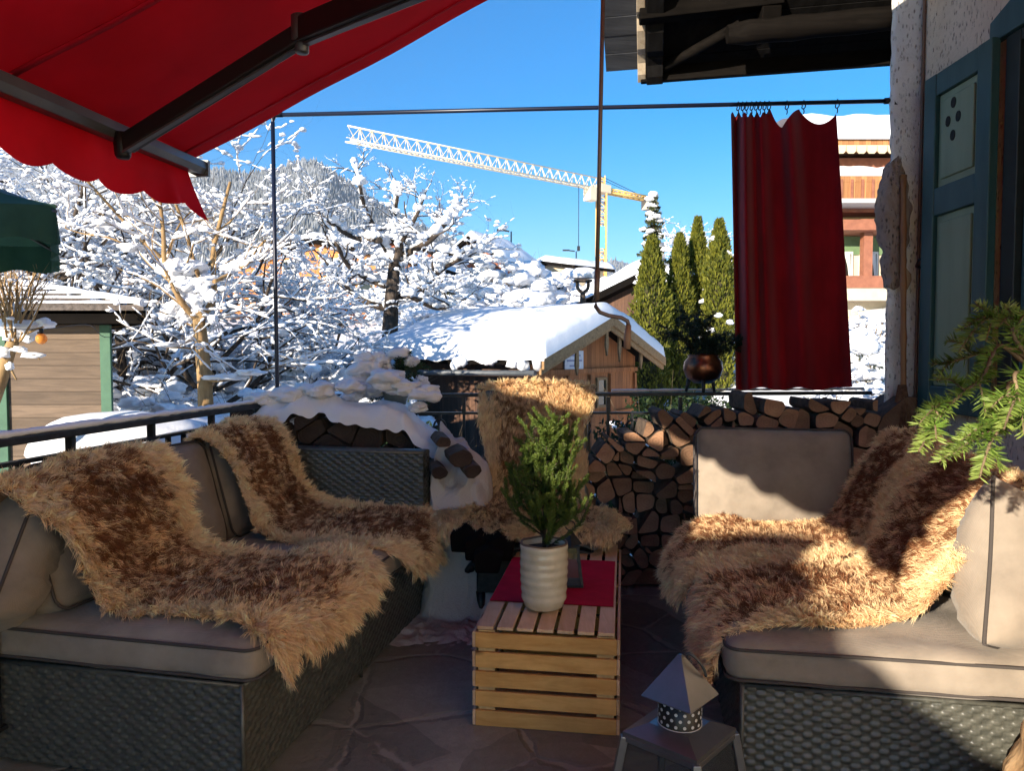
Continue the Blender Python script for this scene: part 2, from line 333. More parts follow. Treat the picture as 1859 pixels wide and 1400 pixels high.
# shutter leaf flush on the wall
sy0, sy1, sz0, sz1 = 3.64, 4.225, 1.03, 2.87
M['shutterblue'] = mat('blue green painted shutter frame', (.012, .056, .060), (.028, .082, .085), .5, 0, 10, (1, 1, .15), .3, 60, .003, .4)
M['shuttergreen'] = mat('sage green shutter panel', (.17, .225, .14), (.21, .27, .175), .55, 0, 8, (1, 1, .12), .25, 60, .003, .4)
b = MB(); X0 = WX - .075; TX = .045
for y in (sy0 + .055, sy1 - .055): b.box((X0 + TX / 2, y, (sz0 + sz1) / 2), (TX, .11, sz1 - sz0))
for z, hh in ((sz0 + .07, .14), (2.175, .15), (sz1 - .06, .12)): b.box((X0 + TX / 2 + .002, (sy0 + sy1) / 2, z), (TX - .004, sy1 - sy0 - .22, hh))
sh = house.part(b, 'shutter', M['shutterblue'], bevel=.006)
for z0, z1 in ((sz0 + .14, 2.10), (2.25, sz1 - .12)):
    b = MB(); b.box((X0 + .032, (sy0 + sy1) / 2, (z0 + z1) / 2), (.016, sy1 - sy0 - .222, z1 - z0)); b.box((X0 + .02, (sy0 + sy1) / 2, (z0 + z1) / 2), (.018, sy1 - sy0 - .30, z1 - z0 - .08))
    house.part(b, 'panel', M['shuttergreen'], sh, bevel=.008)
M['hole'] = mat('shadow inside shutter holes', (.01, .012, .012), None, .9)  # dark discs: shade of the cut-outs put into the colour
for dy, dz in ((-.045, 0), (.045, 0), (0, .085), (0, -.085)):
    b = MB(); cy, cz = 3.96 + dy, 2.58 + dz; th = np.linspace(0, 2 * math.pi, 17)[:-1]
    b.prism([(.021 * math.cos(t), .028 * math.sin(t)) for t in th], (X0 + .0075, cy, cz), (0, 1, 0), (0, 0, 1), (.004, 0, 0))
    house.part(b, 'hole_shadow_disc', M['hole'], sh)

# ------------------------------------------------------------------ dark timber eave
M['darkwood'] = wood('near black old timber', (.003, .0025, .0022), (.009, .0075, .0065), 0, .7, .8, False, .04)  # timber colour kept almost black
M['darkwood_y'] = wood('near black old boards', (.004, .0037, .0037), (.011, .0105, .0105), 1, .7, .8, False, .04)
M['greyboard'] = wood('snow lit grey soffit boards', (.03, .034, .042), (.06, .065, .078), 0, .6, .8, False, .05)  # snow light from below painted in as grey blue
M['palelit'] = wood('sunlit pale carved board', (.34, .27, .19), (.52, .44, .33), 2, .8, .8)  # sunlight on the barge board put into its pale colour
eave = Thing('roof_eave', 'dark timber eave with boards, strut and log beam jutting from the house corner', 'eave', (2.2, 5.0, 3.2))
def L(a, c, t): return np.array(a) * (1 - t) + np.array(c) * t
eA, eB = np.array([.885, 5.2, 3.205]), np.array([2.52, 4.90, 3.22])
rise = unit([-.02, -1.0, .52]); rise = unit(rise - unit(eB - eA) * rise.dot(unit(eB - eA)))
b = MB(); ax = unit(eB - eA)
b.bar(eA + [0, 0, .06], eB + [0, 0, .06], .05, .12, up=(0, 0, 1)); 
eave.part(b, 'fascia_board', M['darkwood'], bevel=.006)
b = MB()
for i in range(13):                                   # soffit boards running along the eave, each a little proud of the last
    o = rise * (.02 + i * .145) + np.array([0, 0, .10 + .004 * (i % 2)])
    b.bar(eA + ax * (.02) + o, eB + o + ax * .3, .142, .022, up=np.cross(rise, ax) * -1)
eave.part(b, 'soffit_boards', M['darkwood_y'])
b = MB()
for i in range(13):
    o = rise * (.02 + i * .145) + np.array([0, 0, .16 + .004 * (i % 2)])
    b.bar(eA - ax * .24 + o - rise * .02, eA + ax * .0 + o - rise * .02, .141, .02, up=np.cross(rise, ax) * -1)
eave.part(b, 'verge_boards', M['greyboard'])
b = MB(); n = 26; prof = []                             # carved barge board following the roof slope
for i in range(n):
    t = i / (n - 1); notch = .03 * (abs(math.sin(t * 17)) > .82)
    prof.append((t * 1.75, -.075 + notch))
poly = prof + [(1.75, .1), (0, .1)]
nb = unit(np.cross(rise, ax)) * -1
if nb[2] < 0: nb = -nb
b.prism(poly, eA + nb * .08 - ax * .02, rise, nb, ax * .055, 0)
eave.part(b, 'barge_board', M['palelit'], bevel=.004)
b = MB(); b.prism([(p[0], p[1] - .03) for p in prof] + [(1.75, .08), (0, .08)], eA + nb * .08 + ax * .04, rise, nb, ax * .11, 0); eave.part(b, 'end_rafter', M['darkwood_y'], bevel=.006)
b = MB(); b.tube([at(1205, 122, 5.12), at(1262, 90, 4.95), at(1345, 44, 4.75)], .035, 10); eave.part(b, 'strut', M['darkwood'])
b = MB(); p0, p1 = at(1320, 62, 4.72), at(1640, 30, 4.62)
pts = [L(p0, p1, t) for t in np.linspace(0, 1, 9)]; b.tube(pts, [.055, .075, .07, .078, .07, .072, .075, .07, .072], 12); eave.part(b, 'log_beam', M['darkwood'])
b = MB(); b.bar(at(1395, 60, 4.74), at(1400, -60, 4.6), .11, .12, up=(1, 0, 0)); b.bar(at(1160, 20, 4.74), at(1420, -10, 4.66), .10, .14)
eave.part(b, 'bracket', M['darkwood'], bevel=.008)
b = MB(); q0 = eA + rise * .1; 
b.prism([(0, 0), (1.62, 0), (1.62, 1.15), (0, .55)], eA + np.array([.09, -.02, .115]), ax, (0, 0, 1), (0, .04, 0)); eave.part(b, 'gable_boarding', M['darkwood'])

# ------------------------------------------------------------------ awning
AX = -1.40
def barz(d): return 2.17 + .050 * (d - 3.3)
def barx(d): return AX - .05 * (3.3 - d)
AY0, AY1 = -1.38, 3.30
SL = math.tan(R(29))
awn = Thing('awning', 'red folding-arm awning stretched over the terrace with a scalloped valance', 'awning', (AX, 1.8, 2.1))
b = MB(); nu, nv = 40, 80; P = np.zeros((nu, nv, 3))
for i in range(nu):
    for j in range(nv):
        t = j / (nv - 1); y = AY0 + (AY1 - .01 - AY0) * t; x = barx(y) + .02 + (WX - .08 - barx(y)) * i / (nu - 1)
        s = math.sin(math.pi * i / (nu - 1))
        P[i, j] = (x, y, barz(y) + .02 + SL * (x - barx(y)) - .035 * s + .006 * math.sin(t * 5 * math.pi) * s + .004 * math.sin(i * .9 + t * 3) + .007 * mnoise.noise((x * 2.5, y * 7, 3)) + .010 * math.exp(-(x - barx(y)) / .25) * mnoise.noise((x * 3, y * 13, 8)))
b.grid(P); b.grid(P + np.array([0, 0, .003])); fab = awn.part(b, 'fabric', M['awning'])
b = MB()
for y in (-.2, 1.0, 2.2):
    j = int((y - AY0) / (AY1 - AY0) * (nv - 1)); b.tube([P[i, j] - [0, 0, .003] for i in range(nu)], .007, 5, sq=(2.4, .35))
b.tube([P[i, nv - 3] - [0, 0, .003] for i in range(nu)], .005, 5, sq=(2.6, .35)); awn.part(b, 'seam', M['awning'], fab)
b = MB(); nn = 420; P = np.zeros((14, nn, 3))
for j in range(nn):
    t = j / (nn - 1); y = AY0 + (AY1 + .0 - AY0) * t
    s = (y - .02) / .265; sc = (abs(math.sin(math.pi * s))) ** .8
    ln = .155 + .032 * sc + (.05 * max(0, (t - .97) / .03))
    for i in range(14):
        f = i / 13; ww = f ** 1.2
        x = barx(y) - .025 + ww * (.012 * math.sin(y * 6.3) + .010 * math.sin(y * 15 + 1)) + (.09 * ww * max(0, (t - .93) / .07) ** 2) + .03 * ww * math.exp(-((y - 3.12) / .05) ** 2)
        P[i, j] = (x, y - .04 * ww * max(0, (t - .9) / .1) ** 2, barz(y) - .012 - ln * f)
b.grid(P); b.grid(P + np.array([.002, 0, 0])); awn.part(b, 'valance', M['valance'])
b = MB(); b.prism([(-.03, -.022), (.035, -.03), (.05, -.005), (.045, .028), (-.02, .034), (-.035, .01)], (barx(AY0), AY0 - .01, barz(AY0)), (1, 0, 0), (0, 0, 1), (AX - barx(AY0), AY1 + .04 - AY0, barz(AY1) - barz(AY0)))
fb = awn.part(b, 'front_bar', M['alu'], bevel=.003)
b = MB(); b.prism([(-.032, -.04), (.055, -.036), (.056, .034), (-.036, .04)], (AX, AY1 + .03, barz(AY1)), (1, 0, 0), (0, 0, 1), (0, .02, .001)); awn.part(b, 'end_cap', M['alu'], fb)
aj = at(228, 262, 2.66); ae = at(548, 62, 2.42); am = at(800, -45, 2.0); aw = np.array([WX - .12, 1.0, barz(1.0) + SL * (WX - AX) - .12])
for nm, p, q, w, hgt in (('lower_arm', aj, ae, .05, .062), ('upper_arm', ae + [0, 0, .01], L(ae, am, 1.9), .055, .08)):
    b = MB(); b.bar(p, q, w, hgt); awn.part(b, nm, M['armblack'], bevel=.008)
b = MB(); b.bar(aj + [.0, -.015, -.033], ae + [0, 0, -.035], .02, .008); b.bar(ae + [0, 0, -.035], L(ae, am, 1.9) + [0, 0, -.035], .02, .008); awn.part(b, 'cable_trim', M['alu'])
b = MB(); b.lathe(ae - [0, 0, .055], [(.0, -.005), (.018, -.005), (.022, .0), (.022, .03), (.034, .032), (.034, .11), (0, .11)], 14); awn.part(b, 'elbow_joint', M['alu'])
b = MB(); b.lathe(aj - [0.01, 0, .05], [(.0, 0), (.02, 0), (.026, .01), (.03, .05), (.026, .09), (0, .09)], 14); awn.part(b, 'arm_bracket', M['armblack'])
# crank rod hanging from the awning gear
cr = Thing('awning_crank', 'long grey awning crank rod with bent handle hanging over the terrace', 'crank', at(1083, 550, 3.0))
D = 3.0; M['rodgrey'] = mat('grey brown crank tube', (.17, .13, .115), (.20, .155, .14), .45, .4, 10)
b = MB(); top = at(1097, -120, D); low = at(1084, 500, D); b.tube([top, L(top, low, .5), low], .0085, 10); cr.part(b, 'rod', M['rodgrey'])
b = MB(); b.tube([at(1084.5, 490, D), at(1083, 545, D)], .0115, 10); b.tube([at(1083, 540, D), at(1081, 556, D), at(1089, 567, D), at(1105, 573, D), at(1128, 577, D), at(1139, 583, D), at(1142, 594, D)], .0085, 10); cr.part(b, 'bent_arm', M['rodgrey'])
b = MB(); b.tube([at(1141, 590, D), at(1139, 615, D), at(1138, 634, D)], [.011, .015, .014], 12); cr.part(b, 'handle', mat('tan plastic crank handle', (.28, .18, .12), None, .5))

# ------------------------------------------------------------------ railings
def rail_snow(mb, p, q, w, hgt, lumps, seed):
    r = random.Random(seed); P = [L(p, q, t) for t in np.linspace(0, 1, lumps)]
    mb.tube([x + np.array([0, 0, .012]) for x in P], [w * r.uniform(.6, 1.15) for _ in P], 8, sq=(1, hgt / w))
RL0, RL1, RLe = at(-260, 826, 1.95), at(450, 739, 4.0), None
dirL = unit((RL1 - RL0) * [1, 1, 0]); RZ = RL1[2]
RL0 = RL1 - dirL * 2.9; RL1 = RL1 + dirL * .62; RL0[2] = RL1[2] = RZ
lr = Thing('railing', 'black iron terrace railing running back on the left, snow frozen on its top rail', 'railing', L(RL0, RL1, .5) * [1, 1, 0])
b = MB(); b.bar(RL0, RL1, .045, .028); tr = lr.part(b, 'top_rail', M['iron'], bevel=.004)
b = MB(); rail_snow(b, RL0 + [0, 0, .012], RL1 + [0, 0, .012], .024, .014, 110, 3); lr.part(b, 'snow_crust', M['snow'], tr)
b = MB(); b.bar(RL0 - [0, 0, .075], RL1 - [0, 0, .075], .03, .014); b.bar(RL0 - [0, 0, .93], RL1 - [0, 0, .93], .03, .014); lr.part(b, 'lower_rail', M['iron'])
Ln = np.linalg.norm(RL1 - RL0); k = 0; s = .06
while s < Ln - .02:
    p = RL0 + dirL * s; b = MB()
    if k % 4 == 1:
        b.bar(p - [0, 0, .012], p - [0, 0, 1.08], .026, .026, up=(1, 0, 0)); lr.part(b, 'post', M['iron'])
    else:
        b.bar(p - [0, 0, .08], p - [0, 0, .93], .016, .02, up=(1, 0, 0))
        if k % 4 == 3:
            th = np.linspace(0, 2 * math.pi, 15); b.tube([p + dirL * (.032 * math.sin(t)) + np.array([0, 0, -.30 + .05 * math.cos(t)]) for t in th], .008, 6)
        lr.part(b, 'baluster', M['iron'])
    s += .118; k += 1
BR0, BR1 = RL1.copy(), np.array([2.25, 4.66, 1.10]); BRm = at(1090, 716, 4.62)
br = Thing('railing', 'black iron terrace railing with scroll bars running across behind the firewood', 'railing', (BRm[0], BRm[1], 0))
b = MB(); b.bar(BRm * [0, 1, 1] + [RL1[0] + .05, 0, -.01], BR1, .045, .022); br.part(b, 'top_rail', M['iron'], bevel=.004)
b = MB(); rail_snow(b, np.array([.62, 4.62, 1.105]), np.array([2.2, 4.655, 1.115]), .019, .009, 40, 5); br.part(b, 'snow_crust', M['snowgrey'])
b = MB(); b.bar([RL1[0] + .05, 4.62, .975], [2.25, 4.66, .975], .03, .014); b.bar([RL1[0] + .05, 4.62, .15], [2.25, 4.66, .15], .03, .014); br.part(b, 'lower_rail', M['iron'])
x = -1.2; k = 0
while x < 2.2:
    b = MB(); p = np.array([x, 4.63, .975]); b.bar(p, p - [0, 0, .825], .016, .016, up=(0, 1, 0))
    if k % 3 == 0:
        b.bar(p, p + [0, 0, .10], .022, .022, up=(0, 1, 0))
    else:
        for sg in (-1, 1): b.tube([p + np.array([sg * (.035 * math.sin(t) + .004), -.012, -.04 - .055 * (1 - math.cos(t))]) for t in np.linspace(0, math.pi, 9)], .007, 6)
    br.part(b, 'baluster', M['iron']); x += .15; k += 1

# ------------------------------------------------------------------ curtain rod frame and curtain
pr = Thing('curtain_rail', 'dark steel curtain rail on a corner post, spanning to the house corner', 'curtain rail', at(502, 740, 4.56) * [1, 1, 0])
c0 = at(495, 212, 4.56); c1 = at(1612, 183, 4.42); foot = at(504, 745, 4.56)
b = MB(); b.tube([foot - [0, 0, 1.0], foot, L(foot, c0, .5), c0 - [0, 0, .03]], .0125, 10); pr.part(b, 'post', M['rodblue'])
b = MB(); b.tube([c0 - [0, 0, .05], c0 - [0, 0, .01], c0 + [.012, 0, .012], c0 + [.06, 0, .014]], .0155, 10); pr.part(b, 'elbow', M['rodblue'])
b = MB(); b.tube([c0 + [.02, 0, .012], L(c0, c1, .5) + [0, 0, .006], c1], .0125, 10); pr.part(b, 'rod', M['rodblue'])
b = MB(); b.tube([c1 - [.02, 0, 0], c1 + [.03, 0, 0.002]], .018, 10); b.box(c1 + [.035, -.0, 0], (.02, .06, .06)); pr.part(b, 'wall_bracket', M['iron'])
def rodpt(px):
    t = (px - 495) / (1612 - 495)
    a = at(px, 0, 1); x = a[0]; d0, d1 = c0[1], c1[1]
    return L(c0, c1, (px * 1.0 - 495) / (1612 - 495) * 1.0) + np.array([0, 0, .01 * (1 - t)])
cur = Thing('curtain', 'wine red curtain hanging in folds from rings on the rail', 'curtain', at(1435, 705, 4.5))
ns, nt = 170, 60; P = np.zeros((nt, ns, 3))
for j in range(ns):
    s = j / (ns - 1)
    # top edge: packed folds on the left, two slack swags on the right
    xt = np.interp(s, [0, .42, .56, .78, 1], [1327, 1398, 1420, 1452, 1518])
    yt = 214 if s < .42 else None
    if s < .42: yt = 212 - 9 * (1 + math.sin(s * 95)) * .5 - (6 if s > .36 else 0)
    else:
        if s < .56: f = (s - .42) / .14; yt = 197 + 34 * math.sin(f * math.pi * .5) 
        elif s < .78: f = (s - .56) / .22; yt = 231 - 33 * math.sin(f * math.pi * .5)
        else: f = (s - .78) / .22; yt = 200 + 22 * math.sin(f * math.pi) ** .8 + 6 * f
    xb = np.interp(s, [0, .3, .6, 1], [1336, 1395, 1462, 1547]); yb = 706 + 2.5 * math.sin(s * 20) - 6 * (s > .9) * (s - .9) * 10
    for i in range(nt):
        f = i / (nt - 1); px = xt + (xb - xt) * f ** .9; py = yt + (yb - yt) * f
        A = .065 * (1 - .25 * f)
        fold = A * (math.sin(s * 34 + .5 * math.sin(f * 3)) * max(0, 1 - s * 1.7) + .75 * math.sin(s * 15 + 1.2 + .6 * f) * min(1, .25 + s) + .3 * math.sin(s * 27 + f * 2))
        P[i, j] = at(px, py, 4.47 + fold)
b = MB(); b.grid(P); b.grid(P + np.array([0, .003, 0])); cloth = cur.part(b, 'cloth', M['curtain'])
for px in (1334, 1342, 1349, 1358, 1366, 1373, 1381, 1389, 1421, 1451, 1511):
    c = at(px, 0, 1); t = (px - 495) / (1612 - 495); c = L(c0, c1, t) + np.array([0, 0, .008 * (1 - t)]); c[0] = (px - CX) / F * c[1]
    b = MB(); th = np.linspace(0, 2 * math.pi, 15); b.tube([c + np.array([.004 * math.sin(t2 * 2), .022 * math.cos(t2), -.008 + .024 * math.sin(t2)]) for t2 in th], .0035, 6)
    b.tube([c + np.array([0, 0, -.03]), c + np.array([.003, 0, -.05]), c + np.array([0, 0.004, -.062])], .0032, 6); cur.part(b, 'ring', M['iron'])

# ------------------------------------------------------------------ firewood
def logends(name, c1, c2):
    k = N(name); v = k.coord(); rings = k.n('ShaderNodeTexWave', {'wave_type': 'RINGS', 'rings_direction': 'Y'}, Vector=v, Scale=18.0, Distortion=3.0, Detail=3.0)
    n = k.noise(v, 9, 6); oi = k.n('ShaderNodeObjectInfo')
    col = k.ramp(n, [(.3, c1), (.7, c2)]); col = k.mix(.10, col, rings, 'MULTIPLY')
    hs = k.n('ShaderNodeHueSaturation'); k.l(col, 2, hs, 'Color'); mr = k.n('ShaderNodeMapRange'); k.l(oi, 'Random', mr, 0); mr.inputs[3].default_value = .5; mr.inputs[4].default_value = 1.35; k.l(mr, 0, hs, 'Value')
    k.color(hs); k.bs.inputs['Roughness'].default_value = .9; k.bump(k.mix(.5, n, rings), .4, .006); return k.m
M['logend'] = logends('sawn firewood end grain', (.22, .115, .065), (.38, .22, .13))
M['logenddark'] = logends('shade darkened firewood ends', (.034, .021, .015), (.075, .043, .028))  # shadow on the left stack put into these dark ends
M['logbark'] = mat('firewood bark', (.05, .037, .028), (.13, .09, .06), .95, 0, 20, bump=.6, bs=40, bd=.01)
def clip(poly, px, py, nx, ny):
    out = []
    for i in range(len(poly)):
        a, c = poly[i], poly[(i + 1) % len(poly)]
        da = (a[0] - px) * nx + (a[1] - py) * ny; dc = (c[0] - px) * nx + (c[1] - py) * ny
        if da <= 0: out.append(a)
        if da * dc < 0:
            t = da / (da - dc); out.append((a[0] + (c[0] - a[0]) * t, a[1] + (c[1] - a[1]) * t))
    return out
def voronoi(pts, gap, inside):
    cells = []
    for i, (x, z) in enumerate(pts):
        poly = [(x - .16, z - .16), (x + .16, z - .16), (x + .16, z + .16), (x - .16, z + .16)]
        for j, (u, w) in enumerate(pts):
            if i == j: continue
            d = math.hypot(u - x, w - z)
            if d > .34 or d < 1e-6: continue
            nx, ny = (u - x) / d, (w - z) / d; poly = clip(poly, (x + u) / 2 - nx * gap, (z + w) / 2 - ny * gap, nx, ny)
            if len(poly) < 3: break
        poly = [(p[0], max(p[1], .012)) for p in poly]
        if len(poly) >= 3: cells.append((x, z, poly))
    return cells
def rounded(poly, r=.022):
    out = []
    n = len(poly)
    for i in range(n):
        p, a, c = np.array(poly[i]), np.array(poly[i - 1]), np.array(poly[(i + 1) % n])
        la, lc = np.linalg.norm(a - p), np.linalg.norm(c - p)
        if min(la, lc) < .006: continue
        k = min(r, la * .35, lc * .35); A = p + (a - p) / la * k; C = p + (c - p) / lc * k
        out += [tuple(A), tuple((A + C) / 4 + p / 2), tuple(C)]
    return out
def stack(x0, x1, top, d, step, endmat, label, group, seed, special=None, thick=.3):
    r = random.Random(seed); pts = []
    nz = 24; z = step * .55; row = 0
    while z < 1.35:
        x = x0 + (step * .5 if row % 2 else 0)
        while x < x1:
            xx, zz = x + r.uniform(-.32, .32) * step, z + r.uniform(-.3, .3) * step
            pts.append((xx, zz)); x += step * r.uniform(.85, 1.15)
        z += step * .86; row += 1
    n = 0
    cells = []
    for x, z, poly in voronoi(pts, .006, None):
        w_ = max(p[0] for p in poly) - min(p[0] for p in poly); h_ = max(p[1] for p in poly) - min(p[1] for p in poly)
        if r.random() < .55 and max(w_, h_) > step * .95:
            a = r.uniform(0, 3.14) if r.random() < .5 else (0 if w_ > h_ else 1.57); nx, ny = math.cos(a), math.sin(a); mx, mz_ = x + r.uniform(-.01, .01), z + r.uniform(-.01, .01)
            for sg in (1, -1):
                q = clip(poly, mx - sg * nx * .003, mz_ - sg * ny * .003, sg * nx, sg * ny)
                if len(q) >= 3: cells.append((sum(p[0] for p in q) / len(q), sum(p[1] for p in q) / len(q), q))
        else: cells.append((x, z, poly))
    for x, z, poly in cells:
        if not (x0 - .03 < x < x1) or z > top(x) - step * .3: continue
        poly = rounded(poly)
        if len(poly) < 5: continue
        cx = sum(p[0] for p in poly) / len(poly); cz = sum(p[1] for p in poly) / len(poly)
        y0 = d(x) + r.uniform(-.045, .05); b = MB()
        b.prism([(p[0] - cx, p[1] - cz) for p in poly], (cx, y0, cz), (1, 0, 0), (0, 0, 1), (0, thick, 0), 0, 1)
        lab = label(cx, cz) if callable(label) else label
        single(b, 'firewood_log', [endmat, M['logbark']], lab[0], 'log', (cx, y0, cz), lab[1]); n += 1
    return n
def top_r(x): return float(np.interp(x, [.3, .42, .62, .8, .95, 1.1, 1.6, 2.3], [.70, .86, .90, .97, 1.06, 1.10, 1.09, 1.09]))
def lab_r(x, z):
    if z > 1.0: return ('split firewood log lying on the top of the stack under the railing', 'firewood logs topping the stack')
    if x > 1.02: return ('split firewood log in the dark stack behind the grey back cushion', 'firewood logs behind the cushion')
    return ('split firewood log, end grain showing, stacked between chair and right sofa', 'firewood logs between chair and sofa')
n1 = stack(.36, 2.18, top_r, lambda x: 4.22, .116, M['logend'], lab_r, None, 4)
def top_l(x): return float(np.interp(x, [-1.45, -1.35, -1.0, -.6, -.42, -.3], [1.02, 1.07, 1.05, .98, .86, .72]))
n2 = stack(-1.42, -.30, top_l, lambda x: 4.12, .16, M['logenddark'], lambda x, z: ('shade-darkened firewood log in the snow-capped stack behind the left sofa', 'firewood logs under snow'), None, 9)
print('logs', n1, n2)
# snow lying on the dark stack and drifting down beside it
snow_pink = snowmat('snow with pink awning shade tint', (.78, .76, .78), 8)  # reddish awning shade mixed into the snow colour
b = MB(); nx, ny = 150, 34; P = np.zeros((nx, ny, 3))
for i in range(nx):
    x = -1.50 + 1.18 * i / (nx - 1)
    for j in range(ny):
        t = j / (ny - 1); e = math.sin(math.pi * t) ** .5; nz_ = mnoise.noise
        h = .045 + .05 * nz_((x * 3.3, t * 2, 1)) + .03 * nz_((x * 9, t * 5, 4)) + .05 * math.exp(-((x + .68) / .09) ** 2) + .05 * math.exp(-((x + 1.15) / .2) ** 2)
        hang = -(1 - e) * max(0, .035 + .10 * nz_((x * 5, 7, 2)) + .06 * nz_((x * 13, 3, 2)))
        ends = min(1, i / 9, (nx - 1 - i) / 9)
        P[i, j] = (x, 4.05 + .5 * t - .05 * math.sin(math.pi * min(1, t * 2.2)) * (t < .45) + .03 * nz_((x * 7, t * 3, 5)), top_l(x) - .03 + (h * e + hang) * (.3 + .7 * ends) + .018 * nz_((x * 16, t * 8, 0)) * e)
b.grid(P)
for px, py, rr in ((520, 716, .06), (575, 708, .06), (702, 690, .07), (738, 704, .06), (772, 714, .06), (635, 702, .05), (545, 765, .03), (690, 748, .03), (612, 752, .025), (480, 725, .06), (760, 740, .035)):
    b.lump(at(px, py, 4.13), (rr * 1.5, rr * 1.2, rr * .75), .4)
single(b, 'snow_bank', snow_pink, 'thick shade-tinted snow lying on top of the dark firewood stack', 'snow', (-.9, 4.2, 1.0))
b = MB(); nx, ny = 110, 110; P = np.zeros((nx, ny, 3))
for i in range(nx):
    x = -.66 + .86 * i / (nx - 1)
    for j in range(ny):
        t = j / (ny - 1); y = 3.25 + 1.05 * t; nz_ = mnoise.noise
        wall = max(0, min(1, (y - 3.66) / .30)); wall = wall * wall * (3 - 2 * wall); z = .015 + float(np.interp(x, [-.66, -.47, -.42, -.24, -.12, .0, .2], [.0, .02, .88, .80, .62, .20, .05])) * wall + .06 * nz_((x * 5, y * 5, 3)) * (.2 + wall) + .05 * nz_((x * 11, y * 11, 3)) * (.25 + wall) + .02 * nz_((x * 28, y * 28, 3))
        edge = min(1, t / .25, (nx - 1 - i) / 25, (i + 4) / 10) + .35 * nz_((x * 7, y * 7, 9)); fade = max(0, min(1, edge)); P[i, j] = (x + .03 * nz_((x * 9, z * 9, 4)), y, max(z, .004) * fade - .012 * (1 - fade))
b.grid(P); single(b, 'snow_drift', snowmat('dim snow with awning shade tint', (.50, .455, .44), 12, sparkle=.7), 'shade-tinted snow drift on the floor between the left sofa and the chair', 'snow', (-.3, 3.8, 0))  # awning shade put into the dim pinkish snow colour
r = random.Random(3)
for i, (px, py, d, rr) in enumerate(((806, 803, 3.80, .040), (838, 832, 3.77, .060), (797, 858, 3.72, .042), (858, 856, 3.74, .045))):
    c = at(px, py, d); b = MB(); th = [k * math.pi * 2 / 9 for k in range(9)]
    b.prism([(rr * (1 + r.uniform(-.2, .2)) * math.cos(t), rr * (.75 + r.uniform(-.15, .15)) * math.sin(t)) for t in th], c, (1, .15, 0), (0, .1, 1), (-.06, .3, 0), 0, 1)
    single(b, 'firewood_log', [M['logenddark'], M['logbark']], 'dark firewood log poking out of the snow drift beside the chair', 'log', c, 'firewood logs stuck in the snow drift', bevel=.006)
for i, (px, py, d) in enumerate(((886, 1022, 3.42), (908, 1000, 3.5), (868, 1000, 3.50), (842, 985, 3.56))):
    c = at(px, py, d); b = MB(); b.prism([(-.06, -.05), (.05, -.06), (.07, .03), (.0, .07), (-.07, .04)], c, (1, .2, 0), (0, .55, .8), (.01, .12, .02)); single(b, 'charred_log', M['darkwood'], 'short black charred log lying in the snow under the chair', 'log', c, 'charred logs under the chair', bevel=.008)
# broom made of bamboo leaning in the corner
bro = Thing('broom', 'besom broom with long bamboo handle standing bristles down against the wall corner', 'broom', at(1632, 775, 4.28))
M['bamboo'] = mat('brown bamboo cane', (.20, .085, .03), (.32, .15, .055), .45, 0, 6, (1, 1, .2))
b = MB(); p, q = at(1640, 318, 4.33), at(1640, 712, 4.28); pts = [L(p, q, t) for t in np.linspace(0, 1, 21)]; b.tube(pts, [.0165 if i % 5 else .0205 for i in range(21)], 10); bro.part(b, 'handle', M['bamboo'])
b = MB(); c = at(1638, 705, 4.28)
for i in range(130):
    a = r.uniform(0, 6.28); w = r.uniform(0, 1) ** .5; b.tube([c + np.array([.02 * w * math.cos(a), .02 * w * math.sin(a), .02]), c + np.array([.05 * w * math.cos(a), .05 * w * math.sin(a), -.16]), c + np.array([.075 * w * math.cos(a) + r.uniform(-.01, .01), .07 * w * math.sin(a), -.42 - r.uniform(0, .06)])], .0035, 4)
bro.part(b, 'bristles', mat('brown broom twigs', (.10, .05, .025), (.20, .11, .055), .9, 0, 60))
# ------------------------------------------------------------------ sofas
def cushion(mb, c, axes, half, r=.05, puff=.12, n=18, wr=.004, seed=0, m=0):
    half = np.array(half, float); A = np.array(axes, float); V = []; Q = []; g = np.linspace(-1, 1, n)
    for ax in range(3):
        for sg in (-1, 1):
            U, W = np.meshgrid(g, g, indexing='ij'); q = np.zeros((n, n, 3)); q[..., ax] = sg; q[..., (ax + 1) % 3] = U * sg; q[..., (ax + 2) % 3] = W
            V.append(q.reshape(-1, 3)); i = np.arange(n - 1)[:, None] * n; j = np.arange(n - 1)[None]
            Q.append(np.stack([i + j, i + n + j, i + n + j + 1, i + j + 1], -1).reshape(-1, 4) + (len(V) - 1) * n * n)
    q = np.concatenate(V); Q = np.concatenate(Q); key = np.round(q, 5); _, idx, inv = np.unique(key, axis=0, return_index=True, return_inverse=True)
    q = q[idx]; Q = inv.reshape(-1)[Q]
    p = q * half; inner = np.clip(p, -(half - r), half - r); d = p - inner; d /= (np.linalg.norm(d, axis=1)[:, None] + 1e-9); p = inner + d * r
    x, y = p[:, 0] / half[0], p[:, 1] / half[1]; p[:, 2] *= 1 + puff * (1 - x ** 2) * (1 - y ** 2) / max(half[2], .03) * .3
    w = np.array([mnoise.noise((v[0] * 7 + seed, v[1] * 7, v[2] * 5)) + .6 * mnoise.noise((v[0] * 16 + seed, v[1] * 5, v[2] * 9)) for v in p])
    p += d * (w * wr * 2.2)[:, None]
    mb.add(p @ A + np.array(c), Q, m, True)
